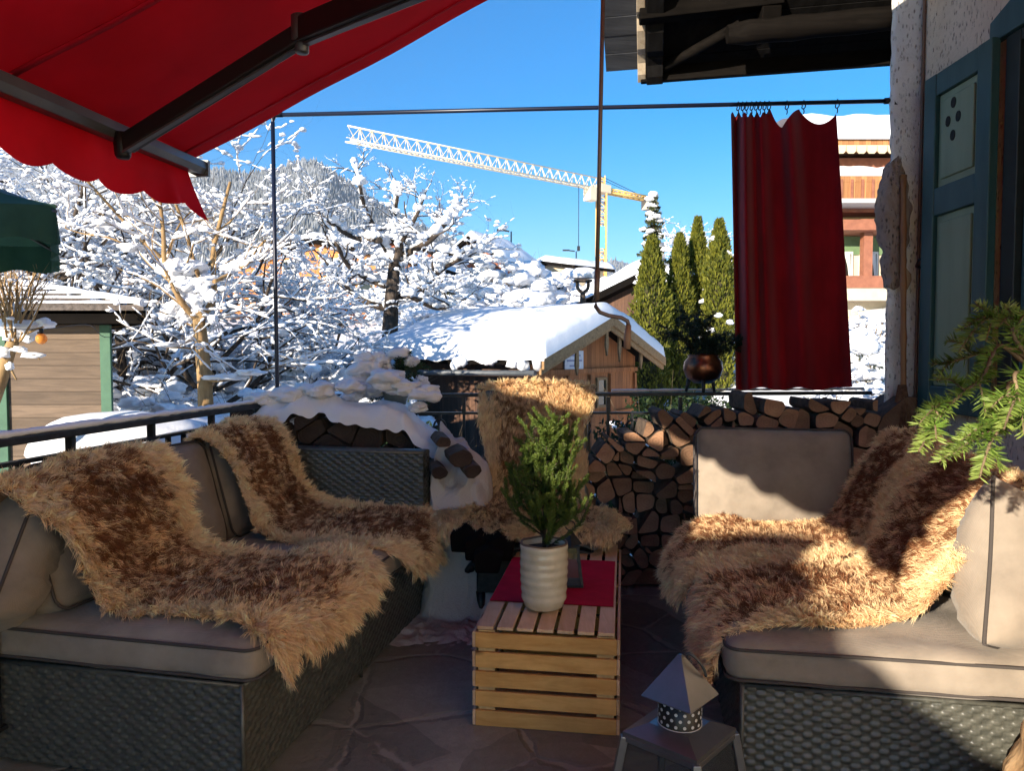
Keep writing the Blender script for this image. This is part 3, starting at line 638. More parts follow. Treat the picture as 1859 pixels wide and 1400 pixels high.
def piping(mb, c, axes, half, r=.05, zf=.62, pr=.0055, inset=.012):
    A = np.array(axes, float)
    for sg in (-1, 1):
        pts = []
        hx, hy = half[0] - inset * .2, half[1] - inset * .2
        for k in range(4):
            cx, cy = (hx - r) * (1, -1, -1, 1)[k], (hy - r) * (1, 1, -1, -1)[k]
            for t in np.linspace(0, math.pi / 2, 6): a = t + k * math.pi / 2; pts.append((cx + r * math.cos(a), cy + r * math.sin(a), sg * (half[2] - r * (1 - zf))))
            nx, ny = (hx - r) * (1, -1, -1, 1)[(k + 1) % 4], (hy - r) * (1, 1, -1, -1)[(k + 1) % 4]; l = pts[-1]; a = (k + 1) * math.pi / 2
            e = (nx + r * math.cos(a), ny + r * math.sin(a)); 
            for t in (.25, .5, .75): pts.append((l[0] + (e[0] - l[0]) * t, l[1] + (e[1] - l[1]) * t, l[2]))
        pts.append(pts[0]); mb.tube(np.array(pts) @ A + np.array(c), pr, 5)
def make_cushion(name, label, cat, c, axes, half, r=.05, puff=.12, mt='fabric', group=None, seed=0, zf=.62, wr=.0048, n=22):
    b = MB(); cushion(b, c, axes, half, r, puff, n, wr, seed); base = np.array(c) - [0, 0, half[2]]
    o = single(b, name, M[mt], label, cat, base, group); b = MB(); piping(b, c, axes, half, r, zf); p = b.build('piping', M['piping'], base, o); return o
def wicker(mb, O, U, V, lu, lv, cw=.027, rh=.0165, dens=1.0, amp=.006, m=0):
    U, V = unit(U), unit(V); Nn = np.cross(U, V); nu = max(8, int(lu / cw * 9 * dens)); nv = max(8, int(lv / rh * 5 * dens))
    u = np.linspace(0, lu, nu)[:, None]; v = np.linspace(0, lv, nv)[None]; row = np.floor(v / rh); fv = v / rh - row
    prof = np.sqrt(np.maximum(0, 1 - (2 * fv - 1) ** 2)); over = np.cos(math.pi * (u / cw + row + .06 * np.sin(row * 5.1))); over = np.sign(over) * np.abs(over) ** .45; jit = .15 * np.sin(row * 12.9 + np.floor(u / cw) * 7.3)
    h = amp * (prof * (.55 + .45 * over + jit) + .10 * (1 - prof))
    P = np.array(O) + u[..., None] * U + v[..., None] * V + h[..., None] * Nn; mb.grid(P, m, True)
class Frame:
    def __init__(s, o, t, side): s.o = np.array([*o, 0.]); s.a = unit([t, 1, 0]); s.b = unit([side, -t * side, 0])
    def __call__(s, a, b, z): return s.o + s.a * a + s.b * b + np.array([0, 0, z])
Z = np.array([0, 0, 1.0])
SLf = Frame((-.814, 2.2), .22, -1); SRf = Frame((.694, 2.2), .17, 1)
def sofa(fr, length, label, mirror, arm_far):
    side_ = fr.b[0]
    th = Thing('wicker_sofa', label, 'sofa', fr(length / 2, .45, 0)); H = .345; Dp = .93 if side_ < 0 else 1.02
    b = MB()
    Ax = [fr.a, fr.b, Z]
    b.box(fr(length / 2, Dp / 2, H / 2 + .008), (length - .016, Dp - .016, H - .02), Ax)
    s = 1 if mirror else -1
    def face(p, q, z0, z1, dens=1.0):   # woven panel from p to q as seen from outside, left to right
        wicker(b, [*p[:2], z0], q - p, Z, np.linalg.norm((q - p)[:2]), z1 - z0, dens=dens)
    if fr.b[0] < 0:
        face(fr(0, Dp, 0), fr(0, 0, 0), .02, H); face(fr(0, 0, 0), fr(length * .52 - .004, 0, 0), .02, H, .8); face(fr(length * .52 + .004, 0, 0), fr(length, 0, 0), .02, H, .8)
    else:
        face(fr(0, 0, 0), fr(0, Dp + .1, 0), .02, H); face(fr(length, 0, 0), fr(0, 0, 0), .02, H, .6)
    th.part(b, 'wicker_base', M['wicker'])
    b = MB()
    for a, bb in ((.0, 0), (0, Dp), (length * .52, 0), (length, 0)): p = fr(a, bb, 0); b.tube([p + [0, 0, .0], p + [0, 0, H + .004]], .0075, 8)
    b.tube([fr(0, Dp, H), fr(0, 0, H), fr(length, 0, H)], .008, 8); th.part(b, 'corner_trim', M['wicker'])
    b = MB(); zt = .74
    b.box(fr(length / 2, Dp + .045, (zt) / 2 + .01), (length - .02, .085, zt - .03), Ax)
    if fr.b[0] < 0: face(fr(length, Dp, 0), fr(0, Dp, 0), H, zt, .5)
    else: face(fr(0, Dp, 0), fr(length, Dp, 0), H, zt, .5); 
    b.tube([fr(0, Dp + .045, zt), fr(length, Dp + .045, zt)], .05, 10, sq=(1, .4)); th.part(b, 'backrest', M['wicker'])
    if arm_far:
        b = MB(); zt = arm_far; b.box(fr(length + .045, Dp / 2, zt / 2 + .005), (.09, Dp, zt - .02), Ax)
        if fr.b[0] < 0: face(fr(length - .003, Dp, 0), fr(length - .003, -.0, 0), H, zt); face(fr(length - .003, 0, 0), fr(length + .09, 0, 0), .02, zt)
        else: face(fr(length, 0, 0), fr(length, Dp, 0), H, zt)
        b.tube([fr(length + .045, Dp, zt), fr(length + .045, -.002, zt)], .05, 10, sq=(1, .35)); th.part(b, 'armrest', M['wicker'])
    return th
sofa(SLf, 1.66, 'black wicker sofa along the railing on the left, its end panel in shade', True, .83)
sofa(SRf, 1.50, 'black wicker sofa along the house wall on the right, its end panel half sunlit', False, 0)
# seat cushions (left: two, right: two)
def seat(fr, a0, a1, label, seed, over=.02):
    c = fr((a0 + a1) / 2, .45 - over, .412); return make_cushion('seat_cushion', label, 'cushion', c, [fr.a, fr.b, Z], ((a1 - a0) / 2, .48, .063), .045, .10, seed=seed, n=22)
seat(SLf, -.01, .82, 'grey seat cushion at the bare near end of the left sofa, under a sheepskin', 1)
seat(SLf, .83, 1.645, 'grey seat cushion at the far end of the left sofa, covered by a sheepskin', 2)
seat(SRf, -.01, .76, 'grey seat cushion at the near end of the right sofa, partly sunlit', 3)
seat(SRf, .77, 1.53, 'grey seat cushion at the far end of the right sofa, covered by a sheepskin', 4)
def backc(fr, a0, a1, label, seed, zc=.72, hz=.25):
    u = unit(fr.b * .28 + Z); nb = unit(np.cross(fr.a, u)); c = fr((a0 + a1) / 2, .825 if fr.b[0] < 0 else .915, zc)
    return make_cushion('back_cushion', label, 'cushion', c, [fr.a, u, nb], ((a1 - a0) / 2, hz, .08), .055, .1, 'fabric2', seed=seed)
backc(SLf, .05, .70, 'grey back cushion at the near end of the left sofa, hidden under a sheepskin', 5)
backc(SLf, .72, 1.02, 'narrow grey back cushion showing between the two sheepskins on the left sofa', 6, .70, .25)
backc(SLf, 1.05, 1.64, 'grey back cushion at the far end of the left sofa behind a sheepskin', 7)
backc(SRf, .12, .78, 'grey back cushion on the right sofa under the near sheepskin', 8, .68)
backc(SRf, .84, 1.42, 'grey back cushion on the right sofa under the far sheepskin', 9, .70)
# far cushion of the right sofa, facing the camera
c = (at(1268, 785, 3.70) + at(1534, 935, 3.58)) / 2; ux = unit((at(1534, 785, 3.58) - at(1268, 785, 3.70)) * [1, 1, 0]); uz = unit(Z + .16 * np.cross(Z, ux)); 
make_cushion('back_cushion', 'large grey cushion at the far end of the right sofa, crossed by a wavy shadow', 'cushion', c - [0, 0, .02], [ux, uz, np.cross(ux, uz)], (.365, .235, .075), .045, .25, seed=10, zf=.9, n=24)
# near pillows: knife-edged, one piped seam
def pillow(label, c, nrm, upv, hx_, hy_, T, seed):
    nrm = unit(nrm); uy = unit(np.array(upv) - nrm * np.dot(upv, nrm)); ux = np.cross(uy, nrm); n = 44; g_ = np.sin(np.linspace(-1, 1, n) * math.pi / 2); U, V = np.meshgrid(g_, g_, indexing='ij'); b = MB(); pin = 1 - .07 * (1 - np.abs(V) ** 2) ; pin2 = 1 - .07 * (1 - np.abs(U) ** 2)
    prof = ((1 - np.abs(U) ** 2.6) * (1 - np.abs(V) ** 2.6)).clip(0) ** .5
    def wr(u, v, s_): return .010 * mnoise.noise((u * 2.2 + seed, v * 2.2, s_)) + .012 * abs(mnoise.noise((u * 1.3 + seed, v * 4.5 + u, s_ + 5))) + .005 * mnoise.noise((u * 5 + v * 2, v * 9 + seed, s_))
    W_ = {s_: np.array([[wr(u, v, s_) for v in g_] for u in g_]) for s_ in (-1, 1)}
    for s_ in (-1, 1):
        rc_ = 1 - .03 * (U * V) ** 4; P = np.array(c) + (U * rc_ * pin * hx_)[..., None] * ux + (V * rc_ * pin2 * hy_)[..., None] * uy + (s_ * (T * prof - 2.4 * W_[s_] * prof))[..., None] * nrm
        b.grid(P if s_ < 0 else P[::-1])
    base = np.array(c) - [0, 0, hy_]; o = single(b, 'throw_pillow', M['fabric2' if seed == 3 else 'fabric'], label, 'pillow', base); b = MB(); E = []
    for t in np.linspace(-1, 1, 24)[:-1]: E.append((t, -1))
    for t in np.linspace(-1, 1, 24)[:-1]: E.append((1, t))
    for t in np.linspace(1, -1, 24)[:-1]: E.append((t, 1))
    for t in np.linspace(1, -1, 24): E.append((-1, t))
    b.tube([np.array(c) + ux * u * (1 - .03 * (u * v) ** 4) * (1 - .07 * (1 - v * v)) * hx_ + uy * v * (1 - .03 * (u * v) ** 4) * (1 - .07 * (1 - u * u)) * hy_ for u, v in E], .006, 6); b.build('piping', M['piping'], base, o)
pillow('grey piped pillow leaning in the near corner of the left sofa', at(24, 1028, 2.46), (-.84, -.42, .30), (-.28, .40, .9), .24, .225, .15, 3)
pillow('plump grey piped pillow in full sun at the near end of the right sofa', at(1852, 1045, 2.32), (.62, -.76, .10), (.42, .10, 1), .27, .255, .17, 8)

# ------------------------------------------------------------------ sheepskins
def spline(pts, n):
    P = np.array(pts, float); k = len(P); t = np.linspace(0, k - 1, n); i = np.clip(t.astype(int), 0, k - 2); f = (t - i)[:, None]
    g = lambda j: P[np.clip(j, 0, k - 1)]
    p0, p1, p2, p3 = g(i - 1), g(i), g(i + 1), g(i + 2)
    return .5 * (2 * p1 + (p2 - p0) * f + (2 * p0 - 5 * p1 + 4 * p2 - p3) * f ** 2 + (3 * p1 - p0 - 3 * p2 + p3) * f ** 3)
def sheepskin(label, rows, seed, count=3000, L0=.045, K=13, flow=(0, 0, -1), dark=.55, loc=None, pal=None, fk=.42, nu=90, nv=60, edge=.22, group=None):
    """rows: list of (left point, middle point, right point) from the tail to the head of the hide"""
    g = np.random.default_rng(seed); A = spline([r_[0] for r_ in rows], nu); B = spline([r_[1] for r_ in rows], nu); C = spline([r_[2] for r_ in rows], nu)
    v = np.linspace(-1, 1, nv)
    P = np.zeros((nu, nv, 3))
    for j, s in enumerate(v):   # quadratic through left, middle, right
        P[:, j] = A * (s * (s - 1) / 2) + B * (1 - s * s) + C * (s * (s + 1) / 2)
    tu = np.gradient(P, axis=0); tv = np.gradient(P, axis=1); Nn = np.cross(tu, tv); Nn /= (np.linalg.norm(Nn, axis=2)[..., None] + 1e-9)
    if Nn[..., 2].mean() < 0: Nn = -Nn
    for i in range(nu):
        for j in range(nv): P[i, j] += Nn[i, j] * (.020 * mnoise.noise((P[i, j, 0] * 7 + seed, P[i, j, 1] * 7, P[i, j, 2] * 7)) + .012)
    U, Vv = np.meshgrid(np.linspace(-1, 1, nu), v, indexing='ij')
    ang = np.arctan2(Vv, U); wob = .06 * np.sin(ang * 5 + seed) + .04 * np.sin(ang * 9 + seed * 2) + .03 * np.sin(ang * 17)
    E = 1.0 + wob - (np.abs(U) ** 5 + np.abs(Vv) ** 5) ** .2           # >0 inside
    mb = MB(); mb.grid(P - Nn * .006, 1, True, mask=E > 0)
    area = np.linalg.norm(np.cross(tu, tv), axis=2); w = area * (E > -.0); w = w[:-1, :-1].ravel(); w /= w.sum()
    M_ = count; cell = g.choice(len(w), M_, p=w); ci, cj = cell // (nv - 1), cell % (nv - 1); fu, fv = g.random(M_), g.random(M_)
    def samp(T): 
        a = T[ci, cj]; b2 = T[ci + 1, cj]; c2 = T[ci, cj + 1]; d2 = T[ci + 1, cj + 1]; e = (fu[:, None], fv[:, None]) if T.ndim == 3 else (fu, fv)
        return a * (1 - e[0]) * (1 - e[1]) + b2 * e[0] * (1 - e[1]) + c2 * (1 - e[0]) * e[1] + d2 * e[0] * e[1]
    p = samp(P); n = samp(Nn); n /= np.linalg.norm(n, axis=1)[:, None]; e = samp(E); t = samp(tu); t /= (np.linalg.norm(t, axis=1)[:, None] + 1e-9); tb = np.cross(n, t)
    cu, cv = samp(U), samp(Vv)
    fl = np.array(flow, float); fl = fl - n * (n @ fl)[:, None]
    lf = np.array([[mnoise.noise(q * 6 + 17.3), mnoise.noise(q * 6 + 51.7)] for q in p]); outward = (tb * cv[:, None] + t * cu[:, None]) * np.clip(1 - e / .3, 0, 1)[:, None]
    d = n * .62 + fl * fk + t * lf[:, :1] * .8 + tb * lf[:, 1:] * .8 + outward * .55 + g.normal(0, .30, (M_, 3)); d /= np.linalg.norm(d, axis=1)[:, None]
    ln = L0 * g.uniform(.7, 1.25, M_) * (1 + .45 * np.array([mnoise.noise(q * 11 + 3.3) for q in p])) * (1 + .25 * np.clip(1 - e / .2, 0, 1))
    tip = p + d * ln[:, None] - np.array([0, 0, 1]) * (ln * .22)[:, None]
    # colours
    big = np.array([mnoise.noise(q * 4.5 + seed * 7.7) for q in p]); sm = 1.6 * np.array([mnoise.noise(q * 52 + seed * 3.3) for q in p]) + g.normal(0, .18, M_)
    inn = np.clip((e - edge) / .20, 0, 1); drk = np.clip(inn * (dark - .04 + .7 * big + 1.0 * sm), 0, 1)[:, None]
    pal = pal or dict(root=(.82, .51, .28), cream=(.98, .72, .43), tan=(.60, .20, .05), dark=(.10, .020, .008))
    root, cream, tan_, dk = (np.array(pal[k]) for k in ('root', 'cream', 'tan', 'dark'))
    bright = (1 + g.normal(0, .12, M_))[:, None]
    sel = (g.random(M_) < drk[:, 0] * 1.25).astype(float)[:, None]; gold = cream * .66 + tan_ * .34; mid = (cream * (1 - inn[:, None] * .6) + gold * inn[:, None] * .6) * bright; brn = tan_ * .22 + dk * .78; mid = mid * (1 - .80 * sel) + brn * .80 * sel; tc = (mid * (1 - sel) + dk * sel) * bright
    rp = p[:, None] + g.normal(0, .0075, (M_, K, 1)) * t[:, None] + g.normal(0, .0075, (M_, K, 1)) * tb[:, None]
    tp = tip[:, None] + g.normal(0, .0045, (M_, K, 3)) + (rp - p[:, None]) * .40
    tp = rp + (tp - rp) * g.uniform(.7, 1.12, (M_, K, 1))
    mp = rp * .5 + tp * .5 + n[:, None] * .006 + g.normal(0, .003, (M_, K, 3))
    ax = tp - rp; sd = np.cross(ax, g.normal(0, 1, (M_, K, 3))); sd /= (np.linalg.norm(sd, axis=2)[..., None] + 1e-9); wd = .0012
    BL = np.stack([rp - sd * wd, rp + sd * wd, mp + sd * wd * .9, mp - sd * wd * .9, tp], 2).reshape(-1, 3)
    var = g.uniform(.86, 1.14, (M_, K, 1)); rc = np.broadcast_to((root * .8 + .2 * mid)[:, None], (M_, K, 3)); mc = np.broadcast_to(mid[:, None], (M_, K, 3)); t3 = np.broadcast_to(tc[:, None], (M_, K, 3))
    CO = np.stack([rc * var, rc * var, mc * var, mc * var, t3 * var], 2).reshape(-1, 3); CO = np.concatenate([np.clip(CO, 0, 1), np.ones((len(CO), 1))], 1)
    k = np.arange(M_ * K)[:, None] * 5
    mb.add(BL, np.concatenate([k, k + 1, k + 2, k + 3], 1), 0, True, CO); mb.F.append((np.concatenate([k + 3, k + 2, k + 4], 1) + mb.n - len(BL), 0, True))
    loc = P.reshape(-1, 3).mean(0) * [1, 1, 0] + [0, 0, P[..., 2].min()]
    return single(mb, 'sheepskin', [M['fur'], M['hide']], label, 'sheepskin', loc, group)
def px3(*pts): return [at(*p) for p in pts]
f = SLf
def rws(fr, L): return [[fr(*p) for p in r_] for r_ in L]
# left near: tail over the back, head hanging over the front edge
sheepskin('brown and cream sheepskin on the near half of the left sofa, one leg hanging over', rws(f, [
    ((-.10, .86, .80), (.26, .90, .84), (.62, .88, .82)),
    ((-.10, .80, .92), (.26, .80, .965), (.66, .79, .955)),
    ((-.02, .66, .80), (.30, .69, .86), (.66, .70, .86)),
    ((.04, .60, .60), (.32, .61, .62), (.64, .63, .66)),
    ((.06, .52, .505), (.38, .48, .51), (.74, .50, .525)),
    ((.10, .34, .492), (.42, .28, .50), (.84, .26, .505)),
    ((.10, .12, .488), (.44, .08, .50), (.96, .06, .50)),
    ((.05, -.02, .465), (.44, -.05, .455), (.95, -.05, .46)),
    ((.02, -.075, .33), (.34, -.085, .36), (.85, -.08, .37))]), 1, 10500, .048, 13, flow=-f.b, dark=.55)
sheepskin('dark brown sheepskin with pale edge on the far half of the left sofa', rws(f, [
    ((.98, .90, .84), (1.24, .92, .88), (1.52, .90, .86)),
    ((.94, .81, .955), (1.22, .82, 1.0), (1.55, .81, .98)),
    ((.98, .69, .84), (1.25, .70, .86), (1.56, .70, .85)),
    ((1.0, .61, .62), (1.28, .62, .64), (1.56, .63, .68)),
    ((1.02, .50, .51), (1.34, .46, .52), (1.60, .48, .56)),
    ((1.02, .24, .495), (1.36, .22, .51), (1.66, .18, .53)),
    ((1.04, .03, .492), (1.38, .0, .50), (1.68, -.02, .51)),
    ((1.08, -.06, .44), (1.36, -.09, .43), (1.66, -.09, .44)),
    ((1.10, -.075, .34), (1.36, -.12, .33), (1.62, -.11, .33))]), 2, 9500, .043, 13, flow=-f.b, dark=.75)
f = SRf
sheepskin('brown and cream sheepskin on the near half of the right sofa, one leg hanging down', rws(f, [
    ((.98, 1.0, .72), (.62, 1.02, .72), (.18, 1.02, .74)),
    ((1.00, .90, .925), (.62, .92, .925), (.16, .92, .93)),
    ((.96, .80, .88), (.60, .82, .86), (.20, .82, .84)),
    ((.88, .66, .66), (.56, .67, .64), (.16, .66, .66)),
    ((.82, .56, .52), (.50, .56, .51), (.17, .55, .53)),
    ((.80, .36, .50), (.45, .34, .497), (.11, .34, .492)),
    ((.78, .14, .50), (.44, .12, .497), (.10, .10, .487)),
    ((.74, -.02, .49), (.40, -.04, .455), (.07, -.035, .44)),
    ((.64, -.07, .43), (.34, -.09, .37), (.06, -.075, .27))]), 3, 10500, .045, 13, flow=-f.b, dark=.60)
sheepskin('mottled brown sheepskin on the far half of the right sofa, spilling over its front edge', rws(f, [
    ((1.44, .97, .80), (1.20, .98, .82), (.98, .97, .82)),
    ((1.46, .87, .955), (1.18, .88, .985), (.98, .88, .965)),
    ((1.44, .77, .86), (1.18, .78, .86), (.94, .78, .86)),
    ((1.46, .64, .62), (1.20, .64, .62), (.92, .66, .64)),
    ((1.47, .52, .53), (1.20, .52, .52), (.88, .54, .52)),
    ((1.46, .28, .52), (1.20, .28, .51), (.76, .28, .51)),
    ((1.46, .05, .52), (1.16, .0, .51), (.68, .02, .50)),
    ((1.42, -.08, .46), (1.08, -.13, .44), (.62, -.09, .45)),
    ((1.36, -.11, .36), (1.02, -.17, .33), (.62, -.10, .37))]), 6, 9500, .042, 13, flow=-f.b, dark=.60)
# chair in the middle
ch = Thing('lounge_chair', 'dark lounge chair at the head of the crate table, covered by a sheepskin', 'chair', (.13, 3.98, 0))
b = MB(); cx, cy = .14, 3.95
cushion(b, (cx, cy - .02, .38), np.eye(3), (.30, .28, .06), .05, .1); ch.part(b, 'seat', M['fabric2'])
b = MB(); u = unit([0, .22, 1]); b.box((cx - .0, cy + .31, .74), (.60, .07, .80), [np.array([1, 0, 0]), np.cross(u, [1, 0, 0]), u]); ch.part(b, 'backrest', M['wicker'], bevel=.02)
b = MB(); b.box((cx, cy + .02, .23), (.64, .50, .20)); b.tube([(cx + .36 * math.sin(t), cy - .25 - .06 * math.cos(t), .20 + .20 * math.cos(t) ** .8) for t in np.linspace(-1.35, 1.35, 17)], .035, 8, sq=(1.6, .6)); ch.part(b, 'seat_frame', M['iron'], bevel=.01)
for sx in (-1, 1):
    for sy in (-.22, .24):
        b = MB(); b.tube([(cx + sx * .29, cy + sy, .0), (cx + sx * .30, cy + sy, .14)], [.018, .024], 8); ch.part(b, 'leg', M['iron'])
def lc(x, y, z): return np.array([cx + x, cy + y, z])
sheepskin('golden sheepskin draped over the middle chair behind the potted spruce, sunlit along its top', [
    (lc(.34, .49, .98), lc(0, .50, 1.0), lc(-.33, .49, .98)),
    (lc(.36, .43, 1.13), lc(0, .43, 1.165), lc(-.35, .43, 1.135)),
    (lc(.34, .345, 1.02), lc(0, .335, 1.05), lc(-.34, .345, 1.03)),
    (lc(.30, .27, .82), lc(-.02, .25, .82), lc(-.30, .27, .82)),
    (lc(.26, .20, .60), lc(-.04, .18, .60), lc(-.30, .21, .62)),
    (lc(.30, .10, .50), lc(-.02, .08, .50), lc(-.42, .08, .56)),
    (lc(.42, -.08, .50), lc(-.01, -.12, .485), lc(-.50, -.08, .53)),
    (lc(.46, -.26, .46), lc(-.04, -.28, .46), lc(-.54, -.24, .50)),
    (lc(.44, -.36, .33), lc(-.06, -.37, .44), lc(-.56, -.33, .33))], 8, 9500, .048, 13, flow=(0, -.5, -1), dark=.42, fk=1.1,
    pal=dict(root=(.76, .50, .26), cream=(.94, .70, .40), tan=(.50, .20, .065), dark=(.10, .028, .012)))

# ------------------------------------------------------------------ crate table
def crate(label, p0, p1, w, h, front_first):
    """p0: near centre, p1: far centre on the floor"""
    ax = unit(p1 - p0); bx = np.array([ax[1], -ax[0], 0]); ln = np.linalg.norm(p1 - p0); th = Thing('crate', label, 'crate', (p0 + p1) / 2)
    def q(u, v, z): return p0 + ax * u + bx * v + np.array([0, 0, z])
    t = .014
    for end in (0, 1):
        u = t / 2 if end == 0 else ln - t / 2
        for i in range(5):
            bh = (h - .002) * (.2 - .030 * .8 * (1 if i < 4 else 0)); b = MB(); z0 = i * (h / 5 + .0006)
            b.box(q(u, 0, z0 + h * .083), (w, t, h * .158), [bx, ax, Z]); th.part(b, 'end_slat', M['pine'], bevel=.002)
        for s in (-1, 1):
            b = MB(); uu = t + .010 if end == 0 else ln - t - .010; b.box(q(uu, s * (w / 2 - .033 - .006), h / 2), (.018, .062, h - .014), [ax, bx, Z]); th.part(b, 'corner_post', M['pine_z'], bevel=.002)
    for i in range(7):
        v = -w / 2 + w / 14 + i * w / 7; b = MB(); b.box(q(ln / 2, v, h + .006), (ln - .002, w / 7 - .014, .012), [ax, bx, Z]); th.part(b, 'top_slat', M['pine_y'], bevel=.002)
    for s in (-1, 1):
        for i in range(5):
            b = MB(); b.box(q(ln / 2, s * (w / 2 + .006), i * (h / 5 + .0006) + h * .083), (ln - .004, .011, h * .158), [ax, bx, Z]); th.part(b, 'side_slat', M['pine_y'], bevel=.002)
    b = MB(); b.box(q(ln / 2, 0, .012), (ln - .05, w - .03, .012), [ax, bx, Z]); th.part(b, 'bottom_board', M['pine_y'])
    return q, ln
cw_, chh = .505, .355
pn = at(989, 1345, 2.60); pn[2] = 0; tdir = unit([.150, 1, 0]); pm = pn + tdir * .62; pf = pm + tdir * .004
q1, l1 = crate('pine slat crate lying on its side, nearer one of the two forming the table', pn, pm, cw_, chh, True)
q2, l2 = crate('pine slat crate behind the first, forming the far half of the table', pf, pf + tdir * .60, cw_, chh, False)
b = MB(); nu, nv = 50, 40; P = np.zeros((nu, nv, 3)); bx = np.array([tdir[1], -tdir[0], 0])
for i in range(nu):
    for j in range(nv):
        u = .27 + .63 * i / (nu - 1); v = (-.248 + .485 * j / (nv - 1)); P[i, j] = pn + tdir * u + bx * v + np.array([0, 0, chh + .0165 + .0025 * max(0, mnoise.noise((u * 9, v * 9, 2))) - .003 * math.exp(-((u - .622) / .008) ** 2)])
b.grid(P); b.grid(P[:, ::-1] - np.array([0, 0, .003])); single(b, 'table_runner', M['runner'], 'crimson cloth runner lying across the crate table under the pot', 'table runner', pn + tdir * .58 + [0, 0, chh + .012])
# potted spruce
PZ = chh + .019; pc = at(988, 1128, 2.80); pc = np.array([(988 - CX) / F * 2.82, 2.82, PZ])
M['glaze'] = None
k = N('cream glazed stoneware'); v = k.coord(); k.color(k.ramp(k.noise(v, 14, 5), [(.3, (.50, .44, .31)), (.7, (.64, .59, .46))])); k.bs.inputs['Roughness'].default_value = .22; k.bs.inputs['Coat Weight'].default_value = .3; k.bump(k.noise(k.coord(scale=(3, 3, 30)), 1.2, 3), .3, .01); M['glaze'] = k.m
M['clayrim'] = mat('brown unglazed rim', (.16, .11, .07), None, .7); M['soil'] = mat('dark potting soil', (.02, .014, .01), (.05, .035, .025), 1, 0, 60, bump=.8)
pot = Thing('plant_pot', 'cream glazed ribbed stoneware pot standing on the crate table', 'plant pot', pc)
b = MB(); prof = [(0, .001), (.062, .001), (.074, .008), (.081, .03)]
for i in range(30):
    t = i / 29; prof.append((.085 + .007 * math.sin(t * 2.2) + .0016 * math.sin(t * 40), .035 + t * .205))
prof += [(.090, .25), (.083, .25), (.080, .23), (.078, .10)]; b.lathe(pc, prof, 40, wob=.008); body = pot.part(b, 'body', M['glaze'])
b = MB(); th = np.linspace(0, 2 * math.pi, 41); b.tube([pc + np.array([.0865 * math.cos(t), .0865 * math.sin(t), .250 + .0015 * math.sin(5 * t)]) for t in th], .0048, 6); pot.part(b, 'rim', M['clayrim'])
b = MB(); b.lathe(pc, [(0, .232), (.04, .231), (.081, .226)], 24); pot.part(b, 'soil', M['soil'])
def needles(mb, pts, L0, per_m, w, g, flat=0.0, fwd=.55, cols=((.05, .10, .02), (.10, .17, .03)), up=0.0, m=0, tipc=None):
    P = np.array(pts, float); seg = np.linalg.norm(np.diff(P, axis=0), axis=1); cs = np.concatenate([[0], np.cumsum(seg)]); n = max(4, int(cs[-1] * per_m)); s = g.uniform(0, cs[-1], n)
    i = np.clip(np.searchsorted(cs, s) - 1, 0, len(seg) - 1); f = ((s - cs[i]) / seg[i])[:, None]; p = P[i] * (1 - f) + P[i + 1] * f; t = (P[i + 1] - P[i]) / seg[i][:, None]
    rd = g.normal(0, 1, (n, 3)); rd -= t * (rd * t).sum(1)[:, None]
    if flat: 
        nn = np.cross(t, np.cross([0, 0, 1.0], t)); nn /= (np.linalg.norm(nn, axis=1)[:, None] + 1e-9); rd -= nn * (rd * nn).sum(1)[:, None] * flat; rd += nn * np.abs(g.normal(0, .25, (n, 1)))
    rd /= (np.linalg.norm(rd, axis=1)[:, None] + 1e-9); d = rd + t * fwd + np.array([0, 0, up]); d /= np.linalg.norm(d, axis=1)[:, None]
    ln = L0 * g.uniform(.7, 1.1, (n, 1)) * np.clip(1.25 - .55 * (s / cs[-1])[:, None] ** 3, 0, 1.1); q = p + d * ln; sd = np.cross(d, g.normal(0, 1, (n, 3))); sd /= (np.linalg.norm(sd, axis=1)[:, None] + 1e-9); sd *= w / 2
    V = np.stack([p - sd * .7, p + sd * .7, p + (q - p) * .6 + sd, q, p + (q - p) * .6 - sd], 1).reshape(-1, 3); k = np.arange(n)[:, None] * 5
    c = np.array(cols[0]) + (np.array(cols[1]) - np.array(cols[0])) * g.random((n, 1)); 
    if tipc is not None: fr_ = ((s / cs[-1])[:, None] ** 2) * .8; c = c * (1 - fr_) + np.array(tipc) * fr_
    c4 = np.repeat(np.concatenate([c, np.ones((n, 1))], 1), 5, 0)
    mb.add(V, np.concatenate([k, k + 1, k + 2, k + 3], 1), m, False, c4); mb.F.append((np.concatenate([k, k + 3, k + 4], 1) + mb.n - len(V), m, False))
g = np.random.default_rng(21); r = random.Random(21)
sp = Thing('spruce', 'small bushy green spruce growing in the cream pot', 'spruce', pc + [0, 0, .225]); bw, bn = MB(), MB(); base = pc + [0, 0, .22]
tips = []
stem_top = base + np.array([-.005, 0, .50])
bw.tube([base, L(base, stem_top, .5) + [.006, 0, 0], stem_top], [.008, .006, .002], 6)
gc = ((.045, .085, .016), (.10, .155, .03)); tc = (.16, .22, .04)
needles(bn, [L(base, stem_top, .45), L(base, stem_top, .7), stem_top], .016, 2600, .0022, g, 0, .8, gc, .2, tipc=tc)
